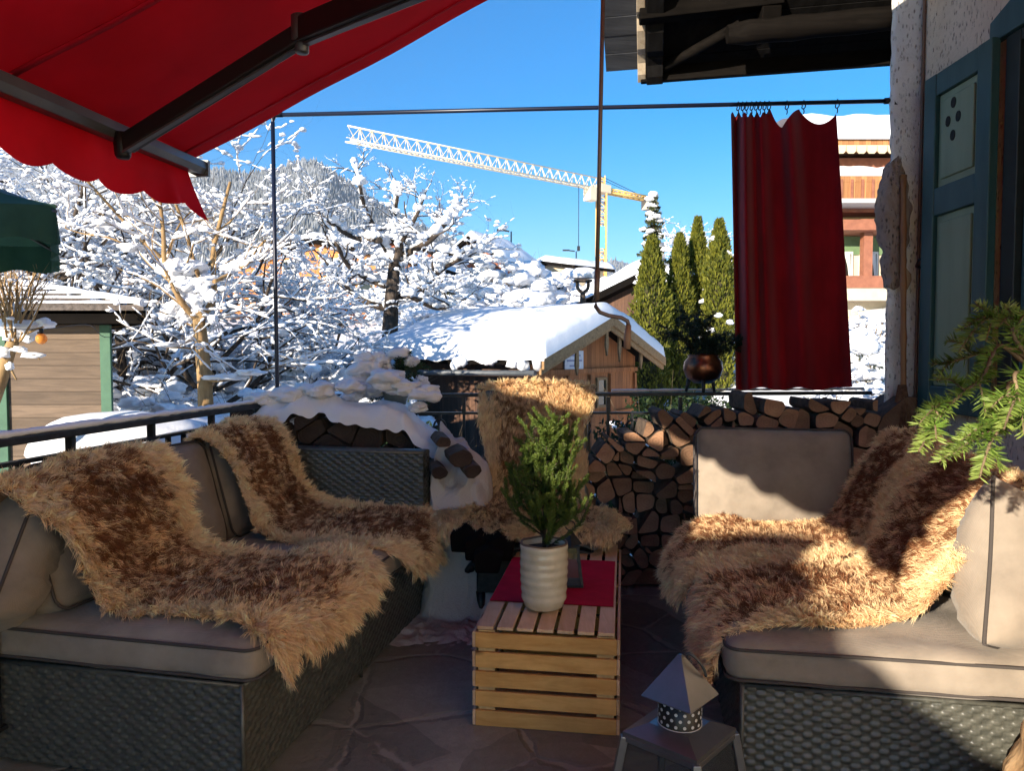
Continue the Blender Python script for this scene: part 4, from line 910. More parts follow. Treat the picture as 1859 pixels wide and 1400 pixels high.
for i in range(78):
    t = r.uniform(.0, .86); o = L(base, stem_top, t); a = r.uniform(0, 6.283); sp_r = (.175 - .12 * t ** 1.6) * r.uniform(.5, 1.08); h = r.uniform(.10, .22) * (1 - .35 * t)
    e = o + np.array([sp_r * math.cos(a), sp_r * math.sin(a), h]); e[2] = min(e[2], stem_top[2] - .02 + .03 * (sp_r < .06)); m_ = L(o, e, .5) + np.array([.25 * sp_r * math.cos(a), .25 * sp_r * math.sin(a), -.01])
    pts = [o, m_, e]; bw.tube(pts, [.0035, .0025, .001], 5); needles(bn, spline(pts, 7)[1:], .0155, 1900, .0021, g, 0, .8, gc, .25, tipc=tc)
    for k2 in range(r.randint(2, 4)):
        s0 = L(m_, e, r.uniform(-.2, .8)); e2 = s0 + np.array([r.uniform(-.055, .055), r.uniform(-.055, .055), r.uniform(.03, .075)]); needles(bn, [s0, L(s0, e2, .5), e2], .0145, 1900, .0021, g, 0, .8, gc, .25, tipc=tc)
for i in range(3):
    o = L(base, stem_top, .9); e = o + np.array([r.uniform(-.03, .03), r.uniform(-.03, .03), .05]); needles(bn, [o, e], .014, 2000, .002, g, 0, .8, gc, .3, tipc=tc)
sp.part(bw, 'stem', M['barkdark']); sp.part(bn, 'needles', M['needle'])
# little black lantern behind the pot
lt = Thing('table_lantern', 'small dark framed glass lantern standing behind the cream pot on the runner', 'lantern', np.array([.245, 3.10, PZ])); c = lt.loc
b = MB()
for sx in (-1, 1):
    for sy in (-1, 1): b.bar(c + [sx * .048, sy * .048, .0], c + [sx * .030, sy * .030, .165], .009, .009, up=(0, 1, 0))
b.box(c + [0, 0, .006], (.105, .105, .010)); b.box(c + [0, 0, .168], (.075, .075, .010)); b.lathe(c + [0, 0, .172], [(.05, 0), (.02, .04), (.006, .06), (0, .062)], 4, smooth=False)
lt.part(b, 'frame', M['iron']); b = MB(); th = np.linspace(0, 2 * math.pi, 17); b.tube([c + np.array([.02 * math.cos(t), 0, .25 + .02 * math.sin(t)]) for t in th], .0025, 5); lt.part(b, 'ring', M['iron'])
b = MB()
for s in (-1, 1):
    b.add([c + [s * .047, -.043, .012], c + [s * .047, .043, .012], c + [s * .030, .027, .162], c + [s * .030, -.027, .162]], [[0, 1, 2, 3]]); b.add([c + [-.043, s * .047, .012], c + [.043, s * .047, .012], c + [.027, s * .030, .162], c + [-.027, s * .030, .162]], [[0, 1, 2, 3]])
def glass(name, col=(.9, .95, .95), mixf=.82, rough=.03):
    k = N(name); k.bs.inputs['Base Color'].default_value = (*[x * .12 for x in col], 1); k.bs.inputs['Roughness'].default_value = rough; t = k.n('ShaderNodeBsdfTransparent'); t.inputs[0].default_value = (*col, 1); mx = k.n('ShaderNodeMixShader'); mx.inputs[0].default_value = mixf
    k.l(k.bs, 0, mx, 1); k.l(t, 0, mx, 2); k.l(mx, 0, k.out, 0); return k.m
M['glass'] = glass('clear lantern glass', (.75, .8, .8), .7)
lt.part(b, 'glass', M['glass'])

# ------------------------------------------------------------------ metal lantern in the foreground
LD = 2.0; lc0 = at(1234, 1300, LD); fl = np.array([lc0[0], LD, 0])
ml = Thing('floor_lantern', 'grey metal lantern with pyramid cap and dotted chimney standing on the paving', 'lantern', fl)
M['zinc'] = mat('brushed grey lantern sheet', (.17, .18, .195), (.24, .25, .265), .36, .8, 5, (1, 1, 1), .08, 90, .002, .5)
M['zincdark'] = mat('dark lantern sheet', (.055, .06, .065), (.075, .08, .085), .5, .3, 6)
rot = R(3); cs, sn = math.cos(rot), math.sin(rot)
def sq(rad, z): return [fl + np.array([rad * math.cos(a + rot), rad * math.sin(a + rot), z]) for a in (0, math.pi / 2, math.pi, 3 * math.pi / 2)]
zp = .315; R1 = .158
b = MB(); A, Bq = sq(R1, zp), sq(R1 * .99, zp + .004)
# shoulder plate: a square ring sloping up to the chimney
Cq = sq(.085, zp + .022); b.add(A + Cq, [[i, (i + 1) % 4, 4 + (i + 1) % 4, 4 + i] for i in range(4)]); b.add(A + sq(R1, zp - .014), [[i, 4 + i, 4 + (i + 1) % 4, (i + 1) % 4] for i in range(4)]); b.add(Cq, [[0, 1, 2, 3]])
ml.part(b, 'shoulder_plate', M['zinc'], bevel=0)
b = MB(); lo = sq(R1 * 1.32, .02)
for i in range(4):
    b.bar(sq(R1 * .97, zp - .012)[i], lo[i], .022, .022, up=(0, 1, .01)); b.bar(sq(R1 * 1.30, .03)[i], sq(R1 * 1.30, .03)[(i + 1) % 4], .022, .03); b.bar(sq(R1 * .96, zp - .018)[i], sq(R1 * .96, zp - .018)[(i + 1) % 4], .016, .016)
ml.part(b, 'frame', M['zinc'], bevel=.003)
b = MB(); b.add(sq(R1 * 1.28, .016), [[0, 1, 2, 3]]); b.add(sq(R1 * 1.28, .006), [[3, 2, 1, 0]]); ml.part(b, 'floor_plate', M['zinc'])
for i in range(4):
    b = MB(); u0, u1, w0, w1 = sq(R1 * .93, zp - .02)[i], sq(R1 * .93, zp - .02)[(i + 1) % 4], sq(R1 * 1.25, .04)[i], sq(R1 * 1.25, .04)[(i + 1) % 4]; b.add([u0, w0, w1, u1], [[0, 1, 2, 3]]); ml.part(b, 'pane', M['glass'])
M['chimney'] = mat('black chimney tin', (.018, .018, .018), None, .4)
cyz = zp + .016; cr_ = .058
b = MB(); b.lathe(fl + [0, 0, cyz], [(cr_, -.004), (cr_, .09), (cr_ - .004, .09), (cr_ - .004, -.004)], 40); cm = ml.part(b, 'chimney', M['chimney'])
b = MB(); b.tube([fl + np.array([cr_ * math.cos(t), cr_ * math.sin(t), cyz + .004]) for t in np.linspace(0, 6.2832, 41)], .0035, 6); 
for row in range(4):
    for i in range(16):
        a = (i + .5 * (row % 2)) * math.pi / 8; p = fl + np.array([(cr_ + .0005) * math.cos(a), (cr_ + .0005) * math.sin(a), cyz + .017 + row * .017]); t1 = np.array([-math.sin(a), math.cos(a), 0]); n1_ = np.array([math.cos(a), math.sin(a), 0])
        b.prism([(.0046 * math.cos(t), .0046 * math.sin(t)) for t in np.linspace(0, 6.2832, 9)[:-1]], p, t1, (0, 0, 1), n1_ * .001)
ml.part(b, 'dots', mat('pale dots and rim', (.55, .55, .54), None, .5), cm)
rc = R(2); zc = cyz + .082; RC = .108
def sq2(rad, z): return [fl + np.array([rad * math.cos(a + rc), rad * math.sin(a + rc), z]) for a in (0, math.pi / 2, math.pi, 3 * math.pi / 2)]
b = MB(); ap = fl + np.array([0, 0, zc + .118]); S = sq2(RC, zc); b.add(S + sq2(.006, zc + .113), [[i, (i + 1) % 4, 4 + (i + 1) % 4, 4 + i] for i in range(4)] + [[4, 5, 6, 7]]); b.add(S + sq2(RC - .004, zc - .004), [[i, 4 + i, 4 + (i + 1) % 4, (i + 1) % 4] for i in range(4)]); b.add(sq2(RC - .004, zc - .004), [[3, 2, 1, 0]])
cap = ml.part(b, 'cap', M['zinc'])
b = MB(); th = np.linspace(.1, math.pi - .1, 13); c = L(S[0], ap, .55) + L(S[3], ap, .55); c = c / 2 + [0, .004, .008]; dv = unit(S[0] - ap); 
b.tube([L(ap, S[0], .12 + .50 * (1 - math.cos(t)) / 2) + np.array([.004, -.012 * math.sin(t), .022 * math.sin(t) + .006]) for t in np.linspace(0, math.pi, 15)], .0042, 6); ml.part(b, 'handle', M['zincdark'], cap)

# ------------------------------------------------------------------ stump with pot and fir branches (right edge)
stp = Thing('tree_stump', 'pale knotty driftwood stump at the right edge in front of the sofa', 'stump', (1.525, 1.72, 0))
M['drift'] = mat('pale knotty driftwood', (.38, .23, .11), (.60, .42, .24), .7, 0, 5, (1, 1, .5), .7, 9, .02, .25)
b = MB(); n = 44; zz = np.linspace(0, .76, 40); P = np.zeros((40, n, 3))
for i, z in enumerate(zz):
    for j in range(n):
        a = 2 * math.pi * j / n; rr = .265 + .03 * math.sin(a * 3 + z * 6) + .025 * mnoise.noise((math.cos(a) * 2.2, math.sin(a) * 2.2, z * 7)) + .02 * mnoise.noise((math.cos(a) * 5, math.sin(a) * 5, z * 14)) - .05 * max(0, z - .62) / .14 - .03 * math.exp(-((z - .46) / .06) ** 2) * (1 + math.cos(a - math.pi))
        P[i, j] = (1.525 + rr * math.cos(a), 1.72 + rr * math.sin(a), z)
b.grid(P, wrap=True); b.add(P[-1], [list(range(n))], 0); stp.part(b, 'trunk', M['drift'])
bk = Thing('bucket', 'black bucket of cut fir branches standing on the stump at the right edge', 'bucket', (1.56, 1.78, .76))
b = MB(); b.lathe((1.56, 1.78, .76), [(0, 0), (.11, 0), (.15, .30), (.145, .30), (.13, .05), (0, .04)], 28); bk.part(b, 'body', M['iron'])
fir = Thing('fir_branches', 'sunlit fresh green fir branches reaching in from the right edge', 'fir branch', (1.5, 1.76, .9)); bw, bn = MB(), MB(); g = np.random.default_rng(4)
fc = ((.07, .15, .018), (.15, .26, .04)); ft = (.30, .38, .10)
src = np.array([1.53, 1.76, 1.0])
def spray(main, d, subs, L0=.030, per=1150, tipc=ft, cols=fc):
    pts = [src] + [at(px, py, dd) for px, py, dd in main]; S_ = spline(pts, 26); bw.tube(S_, np.linspace(.006, .002, 26), 6); needles(bn, S_[8:], L0, per, .0030, g, .75, .55, cols, tipc=tipc)
    for t, px, py, dd in subs:
        o = S_[int(t * 25)]; e = at(px, py, dd); m_ = L(o, e, .5) + np.array([0, 0, .012]); q = spline([o, m_, e], 10); bw.tube(q, np.linspace(.0032, .0012, 10), 5); needles(bn, q[1:], L0 * .95, per, .0030, g, .75, .55, cols, tipc=tipc)
spray([(1850, 640, 1.62), (1780, 690, 1.52), (1715, 745, 1.46), (1668, 820, 1.42)], 1.5, [(.55, 1790, 755, 1.5), (.7, 1668, 770, 1.43), (.62, 1700, 690, 1.48), (.85, 1700, 800, 1.40), (.8, 1690, 740, 1.45)])
spray([(1855, 700, 1.60), (1835, 760, 1.52), (1800, 800, 1.48), (1778, 868, 1.45)], 1.5, [(.55, 1745, 800, 1.45), (.6, 1705, 838, 1.44), (.75, 1730, 825, 1.44), (.8, 1815, 850, 1.46)])
spray([(1850, 610, 1.66), (1810, 575, 1.66), (1772, 553, 1.66)], 1.6, [(.5, 1745, 600, 1.66), (.7, 1790, 620, 1.62), (.6, 1835, 560, 1.66), (.75, 1740, 640, 1.64)], cols=((.05, .11, .015), (.11, .19, .03)))
spray([(1850, 650, 1.70), (1790, 640, 1.72), (1735, 655, 1.74), (1692, 662, 1.76)], 1.7, [(.6, 1720, 620, 1.75), (.75, 1700, 690, 1.74), (.5, 1780, 700, 1.7)], cols=((.03, .07, .01), (.07, .12, .02)), tipc=(.10, .15, .03))
spray([(1870, 690, 1.5), (1845, 720, 1.45), (1822, 780, 1.42)], 1.5, [(.6, 1859, 790, 1.43), (.7, 1800, 740, 1.44)])
spray([(1860, 640, 1.55), (1848, 590, 1.55), (1830, 560, 1.55)], 1.5, [(.6, 1870, 570, 1.5), (.75, 1815, 590, 1.55)])
fir.part(bw, 'twigs', M['bark']); fir.part(bn, 'needles', M['needle'])

# ------------------------------------------------------------------ cauldron with dark evergreen on the back rail
cc = at(1276, 702, 4.50); cau = Thing('cauldron', 'copper brown cauldron on short legs standing on the log stack', 'cauldron', cc - [0, 0, .02])
M['copper'] = mat('tarnished copper', (.22, .085, .045), (.05, .022, .018), .32, .85, 5, (1, 1, 1), .15, 30, .004, .5, .4, .55)
b = MB(); b.lathe(cc, [(0, .018), (.05, .02), (.10, .055), (.118, .105), (.112, .15), (.088, .18), (.096, .195), (.090, .195), (.08, .18), (.10, .14), (0, .10)], 32); cau.part(b, 'body', M['copper'])
for a in (.6, 2.6, 4.5):
    b = MB(); b.tube([cc + np.array([.085 * math.cos(a), .085 * math.sin(a), .045]), cc + np.array([.105 * math.cos(a), .105 * math.sin(a), -.035])], [.013, .009], 7); cau.part(b, 'leg', M['iron'])
dv = Thing('evergreen_bouquet', 'dark evergreen branches spreading out of the copper cauldron', 'evergreen', cc + [0, 0, .14]); bw, bn = MB(), MB(); g = np.random.default_rng(8); r = random.Random(5)
for i in range(26):
    a = r.uniform(0, 6.283); e = cc + np.array([r.uniform(.08, .30) * math.cos(a) + .01, .16 * math.sin(a), r.uniform(.16, .46) if math.cos(a) < .5 else r.uniform(.12, .34)]); o = cc + [0, 0, .15]; m_ = L(o, e, .5) + np.array([0, 0, .05]); q = spline([o, m_, e], 9); bw.tube(q, np.linspace(.004, .0015, 9), 5)
    needles(bn, q[2:], .034, 620, .0045, g, .3, .6, ((.006, .018, .012), (.016, .035, .022)))
    for k2 in range(3): s0 = q[r.randint(3, 8)]; e2 = s0 + np.array([r.uniform(-.09, .09), r.uniform(-.05, .05), r.uniform(-.06, .07)]); needles(bn, [s0, e2], .03, 700, .0045, g, .3, .6, ((.006, .018, .012), (.016, .035, .022)))
dv.part(bw, 'twigs', M['barkdark']); dv.part(bn, 'needles', M['needle'])
# snowed-up planter with fir sprigs, left of the chair
sc_ = at(718, 728, 4.42); spl = Thing('planter', 'grey planter of fir sprigs buried in shade-tinted snow on the railing', 'planter', sc_)
b = MB(); b.lathe(sc_ - [0, 0, .02], [(0, 0), (.062, 0), (.085, .15), (.08, .15), (.0, .13)], 24); spl.part(b, 'pot', mat('grey green planter', (.16, .17, .15), (.22, .23, .2), .7, 0, 10))
bn, bs_ = MB(), MB(); bw = MB()
for i in range(30):
    a = r.uniform(0, 6.283); o = sc_ + [0, 0, .12]; e = o + np.array([r.uniform(.08, .25) * math.cos(a) + .02, .14 * math.sin(a), r.uniform(-.08, .22) - .10 * (abs(math.cos(a)) > .7)]); m_ = L(o, e, .5) + np.array([0, 0, .07]); q = spline([o, m_, e], 8); bw.tube(q, np.linspace(.004, .0015, 8), 5)
    needles(bn, q[1:], .032, 700, .0045, g, .4, .6, ((.02, .05, .02), (.06, .11, .035)) if e[0] > o[0] + .05 else ((.01, .03, .015), (.03, .06, .03)))
    if e[0] < o[0] + .06 and i % 2: bs_.blob(q[5] + [0, 0, .02], (.06, .05, .035), .3, 2)
for px, py, rr in ((672, 668, .07), (650, 692, .06), (690, 652, .05), (703, 690, .05), (745, 655, .035), (762, 692, .035), (668, 706, .055), (722, 642, .035), (640, 722, .05), (660, 650, .04), (684, 700, .05), (655, 676, .045), (700, 668, .04)): bs_.lump(at(px, py, 4.36) + [r.uniform(-.02, .02), r.uniform(-.05, .05), 0], (rr * 1.25, rr * 1.1, rr * .85), .45)
spl.part(bw, 'twigs', M['barkdark']); spl.part(bn, 'needles', M['needle']); spl.part(bs_, 'snow_load', snow_pink)
# ------------------------------------------------------------------ terrain and mountain
def gz(x, y):
    z = float(np.interp(y, [-60, 9, 14, 20, 30, 45, 70, 120, 200, 600, 4200], [-1.6, -1.6, -1.2, -.6, 1.2, 3.6, 6.4, 9, 11, 20, 30]))
    z += float(np.interp(x, [3.5, 7, 11], [0, .55, 1])) * float(np.interp(y, [5, 9, 14, 20, 40, 120], [0, .9, 2.0, 2.9, 2.4, 0]))
    return z + .12 * mnoise.noise((x * .35, y * .35, 0)) + .04 * mnoise.noise((x * 1.4, y * 1.4, 3))
ys = np.concatenate([np.linspace(-40, 3, 12), np.linspace(4, 30, 90), np.geomspace(31, 4200, 60)]); xs = np.concatenate([-np.geomspace(16, 3800, 26)[::-1], np.linspace(-15, 15, 90), np.geomspace(16, 3800, 26)])
P = np.array([[(x, y, gz(x, y)) for x in xs] for y in ys]); b = MB(); b.grid(P[:, ::-1]); struct(b, 'snow_ground', M['snow'])
prof = [(-2500, 240), (-600, 262), (0, 285), (300, 312), (470, 322), (540, 305), (575, 296), (620, 328), (680, 368), (740, 405), (820, 440), (900, 470), (960, 482), (1050, 486), (1110, 474), (1160, 482), (1330, 470), (1500, 462), (2400, 440), (4300, 430)]
MD = 2000.0
def ridge(X):
    px = CX + X / MD * F; y = float(np.interp(px, [p[0] for p in prof], [p[1] for p in prof])); return CAMZ + (641 - y) * MD / F + 10 * mnoise.noise((X * .02, 0, 0)) + 4 * mnoise.noise((X * .08, 1, 0))
def mz(X, Y):
    t = np.clip((Y - 750) / (MD - 750), 0, 1); Xr = X * MD / max(Y, 750)
    return 14 + (ridge(Xr) - 14) * (t ** 1.15) + 14 * mnoise.noise((X * .01, Y * .006, 4)) * t * (1 - t) * 4
nx, ny = 200, 40; P = np.zeros((ny, nx, 3))
for i in range(ny):
    Y = 750 + 1250 * i / (ny - 1)
    for j in range(nx): X = (-2400 + 5600 * j / (nx - 1)) * (Y / MD); P[i, j] = (X, Y, mz(X, Y))
k = N('snowy forested mountainside'); v = k.coord(); n1 = k.noise(v, .012, 8, .7); n2 = k.noise(v, .06, 6, .7)
k.color(k.mix(k.ramp(n2, [(.42, (0, 0, 0)), (.62, (1, 1, 1))]), k.ramp(n1, [(.4, (.20, .22, .22)), (.6, (.36, .38, .38))]), (.62, .65, .70))); k.bs.inputs['Roughness'].default_value = .9
b = MB(); b.grid(P[:, ::-1]); struct(b, 'mountain', k.m)
b = MB(); g = np.random.default_rng(2); n = 0
for i in range(15000):
    Y = 750 + 1240 * g.random() ** .55; px = g.uniform(360, 900) if g.random() < .86 else g.uniform(900, 1700); X = (px - CX) / F * Y; z = mz(X, Y)
    if z < 26: continue
    h = g.uniform(11, 22) * (.7 if px > 900 else 1); rr = h * .19; th = np.arange(6) * math.pi / 3 + g.uniform(0, 1); dk = g.uniform(.6, 1.3); sn_ = g.uniform(.25, .95)
    V = [(X + rr * math.cos(t), Y + rr * math.sin(t), z + h * .05) for t in th] + [(X, Y, z + h)]
    cb = np.array([.06, .075, .065]) * dk; ct = cb * (1 - sn_) + np.array([.60, .64, .70]) * sn_
    b.add(V, np.array([[q, (q + 1) % 6, 6] for q in range(6)]), 0, False, [(*(cb * (1 - .35 * sn_) + .35 * sn_ * np.array([.6, .64, .7])), 1)] * 6 + [(*ct, 1)])
o = b.build('forest', M['needle']); o['kind'] = 'stuff'; o['label'] = 'snow-dusted conifer forest covering the far mountainside'; o['category'] = 'forest'

# ------------------------------------------------------------------ snowy vegetation
def grow(w, s, p, d, ln, r, lev, rn, sn, bend=.25, droop=0, kids=(2, 4), ang=(25, 60), blobs=.3, nseg=5, kf=.66, tw=0):
    P = [np.array(p)]; d = unit(d)
    for i in range(nseg):
        d = unit(d + np.array([rn.gauss(0, bend), rn.gauss(0, bend), rn.gauss(0, bend * .6) - droop])); P.append(P[-1] + d * ln / nseg)
    w.tube(P, np.linspace(r, r * .55, len(P)), 7 if r > .03 else (5 if r > .008 else 3), cap=False)
    for i in range(len(P) - 1):
        a, c = P[i], P[i + 1]; dz = abs(c[2] - a[2]) / (np.linalg.norm(c - a) + 1e-9)
        if dz < .86 and rn.random() < (.86 if lev > 0 else .62) and sn > 0:
            rs = sn * rn.uniform(.6, 1.25) * (1 - .6 * dz); o = np.array([0, 0, r * .6 + rs * .5]); q = [a + o - (c - a) * .1, L(a, c, .33) + o + [rn.gauss(0, rs * .15), rn.gauss(0, rs * .15), rs * .12], L(a, c, .7) + o + [0, 0, rs * rn.uniform(0, .25)], c + o + (c - a) * .1]
            s.tube(q, [rs * .35, rs * rn.uniform(.8, 1.1), rs * rn.uniform(.75, 1.1), rs * .4], 6, sq=(1, .8))
    if sn > 0:
        for q in range(1, nseg + 1):
            if rn.random() < blobs * (.9 if lev < 2 else .5): rs = sn * rn.uniform(.7, 1.5) * (1.35 if lev > 1 else 1); s.clod(P[q] + [rn.gauss(0, .02), rn.gauss(0, .02), rs * .35], (rs * 1.35, rs * 1.35, rs * .75))
    if lev == 0:
        for i in range(2):
            o = P[rn.randint(1, nseg)]; e = o + (d + np.array([rn.gauss(0, .6), rn.gauss(0, .6), rn.gauss(.2, .5)])) * ln * .5; w.tube([o, L(o, e, .5) + np.array([0, 0, rn.gauss(0, .03)]), e], [r * .45, r * .35, r * .25], 3, cap=False)
    if lev > 0:
        for i in range(rn.randint(*kids)):
            t = rn.uniform(.35, 1.0); j = min(nseg - 1, int(t * nseg)); o = L(P[j], P[j + 1], t * nseg - j)
            ax = unit(np.array([rn.gauss(0, 1), rn.gauss(0, 1), rn.gauss(0, .5)])); a = R(rn.uniform(*ang)); td = unit(P[j + 1] - P[j]); ax = unit(ax - td * ax.dot(td)); nd = td * math.cos(a) + ax * math.sin(a)
            grow(w, s, o, nd, ln * kf * rn.uniform(.75, 1.15), r * (1 - .45 * t) * .6, lev - 1, rn, sn * .80, bend, droop, kids, ang, blobs, nseg, kf)
GRP = 'snow-covered trees and shrubs behind the railing'
def snow_tree(label, loc, H, seed, r0=.12, limbs=5, lev=3, sn=.05, first=.35, up=.5, bark='barkdark', group=None, name='snowy_tree', droop=.02, blobs=.35, kids=(2, 4), lean=(0, 0)):
    rn = random.Random(seed); th = Thing(name, label, 'tree', loc, group); w, s = MB(), MB(); loc = np.array(loc, float)
    P = [loc + np.array([0, 0, -.1])]
    for i in range(6): P.append(loc + np.array([rn.gauss(0, .05) * H * .2 + lean[0] * (i + 1) / 6, rn.gauss(0, .05) * H * .2 + lean[1] * (i + 1) / 6, H * .62 * (i + 1) / 6]))
    w.tube(P, np.linspace(r0, r0 * .4, 7), 9)
    for i in range(limbs):
        t = first + (1 - first) * (i + rn.random() * .6) / limbs; k = min(5, int(t * 6)); o = L(P[k], P[k + 1], min(1, t * 6 - k)); a = i * 2.4 + rn.uniform(-.5, .5)
        grow(w, s, o, (math.cos(a), math.sin(a), up + .5 * t), H * .42 * rn.uniform(.8, 1.15), r0 * .5 * (1.1 - .5 * t), lev, rn, sn, .22, droop, kids, (25, 60), blobs)
    th.part(w, 'trunk', M[bark]); th.part(s, 'snow_load', M['snow']); return th
def leaves(mb, c, rad, n, size, g, cols):
    q = g.normal(0, 1, (n, 3)); q /= np.linalg.norm(q, axis=1)[:, None]; p = np.array(c) + q * np.array(rad) * (g.random((n, 1)) ** .4); a = g.normal(0, 1, (n, 3)); a /= np.linalg.norm(a, axis=1)[:, None]; b2 = np.cross(a, g.normal(0, 1, (n, 3))); b2 /= np.linalg.norm(b2, axis=1)[:, None]
    s = size * g.uniform(.6, 1.2, (n, 1)); V = np.stack([p - a * s, p + b2 * s * .4, p + a * s, p - b2 * s * .4], 1).reshape(-1, 3); k = np.arange(n)[:, None] * 4; c = np.array(cols[0]) + (np.array(cols[1]) - np.array(cols[0])) * g.random((n, 1))
    mb.add(V, np.concatenate([k, k + 1, k + 2, k + 3], 1), 0, False, np.repeat(np.concatenate([c, np.ones((n, 1))], 1), 4, 0))
def shrub(label, loc, H, W, seed, nst=26, sn=.09, green=.5, group=None, lev=1, lumps=10, name='snowy_shrub', big=1.0):
    rn = random.Random(seed); g = np.random.default_rng(seed); th = Thing(name, label, 'shrub', loc, group); w, s, lf = MB(), MB(), MB(); loc = np.array(loc, float)
    for i in range(nst):
        a = rn.uniform(0, 6.283); sp = rn.random() ** .6; d = (math.cos(a) * sp * W / H, math.sin(a) * sp * W / H, 1); grow(w, s, loc + np.array([math.cos(a) * .1, math.sin(a) * .1, -.05]), d, H * rn.uniform(.7, 1.05) * (1 - .25 * sp), .016, lev, rn, sn, .14, .035 * sp, (2, 4), (25, 65), .75, 5, .5)
    for i in range(lumps):
        a = rn.uniform(0, 6.283); rr = rn.random() ** .5 * W * .8; z = H * rn.uniform(.35, .92) * (1 - .3 * (rr / W) ** 2); q = rn.uniform(.10, .22) * big; s.clod(loc + np.array([rr * math.cos(a), rr * math.sin(a), z]), (q * 1.4, q * 1.3, q * .75))
        if rn.random() < green: leaves(lf, loc + np.array([rr * math.cos(a), rr * math.sin(a), z - q * .75]), (q * 1.2, q * 1.2, q * .6), 70, .035, g, ((.012, .022, .010), (.05, .065, .022)))
    th.part(w, 'stems', M['bark']); th.part(s, 'snow_load', M['snow'])
    if lf.n: th.part(lf, 'leaves', M['leaf'])
    return th
def gp(px, d): x = (px - CX) / F * d; return np.array([x, d, gz(x, d)])
# bare tan tree close behind the railing
bt = Thing('bare_tree', 'bare young tree with tan forked trunk and snow lodged in its crotches, behind the railing', 'tree', at(376, 800, 6.5) * [1, 1, 0] + [0, 0, gz(-2.7, 6.5)]); w, s = MB(), MB(); D = 6.5; rn = random.Random(6)
def pl(lst, dd=0): return [at(x, y, D + dd + .12 * math.sin(i * 1.3 + x)) for i, (x, y) in enumerate(lst)]
w.tube([bt.loc, at(376, 790, D), at(372, 700, D), at(366, 620, D), at(360, 574, D)], [.078, .072, .064, .058, .052], 12)
limbs = [([(358, 578), (336, 558), (316, 524), (306, 500)], .030, .020), ([(306, 504), (298, 470), (297, 430), (291, 368), (284, 300)], .024, .012), ([(362, 576), (378, 560), (389, 538), (388, 500), (387, 460), (396, 418), (404, 385), (418, 330)], .034, .013), ([(362, 572), (365, 540), (360, 500), (350, 470), (343, 440), (330, 400), (318, 366), (306, 310)], .026, .011), ([(388, 512), (420, 496), (448, 480), (468, 452), (482, 436)], .018, .010), ([(298, 472), (262, 440), (225, 402), (178, 350), (150, 320)], .018, .009), ([(302, 470), (312, 440), (326, 408), (350, 380)], .013, .007), ([(362, 595), (345, 590), (318, 576), (290, 566)], .009, .005), ([(366, 598), (385, 585), (396, 574)], .009, .006), ([(366, 640), (340, 632), (300, 630), (240, 618)], .010, .005), ([(374, 690), (400, 692), (450, 682), (495, 668)], .012, .006), ([(240, 452), (200, 432), (150, 424), (118, 414)], .010, .005), ([(396, 418), (420, 400), (440, 372)], .009, .004), ([(291, 380), (272, 350), (262, 310)], .009, .005)]
for q, r0, r1 in limbs:
    Pp = spline(pl(q), 14); w.tube(Pp, np.linspace(r0, r1, 14), 7)
    for kx in range(6):
        o = Pp[rn.randint(4, 13)]; grow(w, s, o, (rn.gauss(0, 1), rn.gauss(0, .6), rn.uniform(.1, 1.1)), rn.uniform(.25, .6), r1 * .55, 1, rn, .022, .15, 0, (1, 3), (20, 50), .15)
for px, py, rx, rz in ((322, 490, .15, .09), (345, 486, .11, .07), (306, 482, .09, .06), (342, 520, .11, .09), (362, 522, .07, .07), (352, 546, .09, .07), (314, 562, .09, .06), (334, 572, .07, .05), (300, 575, .05, .04), (352, 566, .08, .04), (384, 538, .05, .06), (420, 488, .10, .035), (440, 478, .09, .035), (372, 508, .08, .05), (190, 408, .08, .045), (232, 410, .05, .04), (240, 450, .10, .04), (410, 686, .16, .03), (455, 676, .12, .028), (300, 626, .12, .022), (386, 580, .05, .04)):
    s.lump(at(px, py, D - .03), (rx * 1.05, rx * .85, rz), .4)
bt.part(w, 'trunk', M['barklit']); bt.part(s, 'snow_load', M['snow'])
# twiggy pollard at the left edge
tp_ = Thing('pollard_tree', 'twiggy pollarded tree with tan shoots at the left edge in front of the shed', 'tree', at(-30, 760, 5.3) * [1, 1, 0] + [0, 0, -1.6]); w, s = MB(), MB(); D = 5.3
w.tube([tp_.loc, at(-30, 760, D), at(0, 690, D), at(16, 640, D), at(28, 612, D)], [.08, .07, .05, .042, .036], 9)
for i in range(30):
    o = at(rn.uniform(8, 40), rn.uniform(585, 625), D + rn.uniform(-.2, .2)); grow(w, s, o, (rn.uniform(-.55, .6), rn.gauss(0, .3), 1), rn.uniform(.25, .48), .0085, 1, rn, .012, .10, 0, (1, 3), (10, 30), .05)
for q in ([(20, 625), (60, 600), (95, 590)], [(14, 640), (50, 640), (72, 652)], [(12, 655), (30, 690)]): w.tube(spline(pl(q), 8), np.linspace(.012, .005, 8), 6)
for px, py, rx, rz in ((48, 593, .12, .045), (80, 588, .06, .04), (20, 606, .07, .05), (60, 645, .07, .02), (36, 634, .05, .02), (18, 665, .03, .03), (4, 640, .05, .04), (12, 590, .06, .05), (52, 610, .05, .04)): s.lump(at(px, py, D - .05), (rx, rx * .8, rz), .4, 3)
tp_.part(w, 'trunk', M['barklit']); tp_.part(s, 'snow_load', M['snow'])
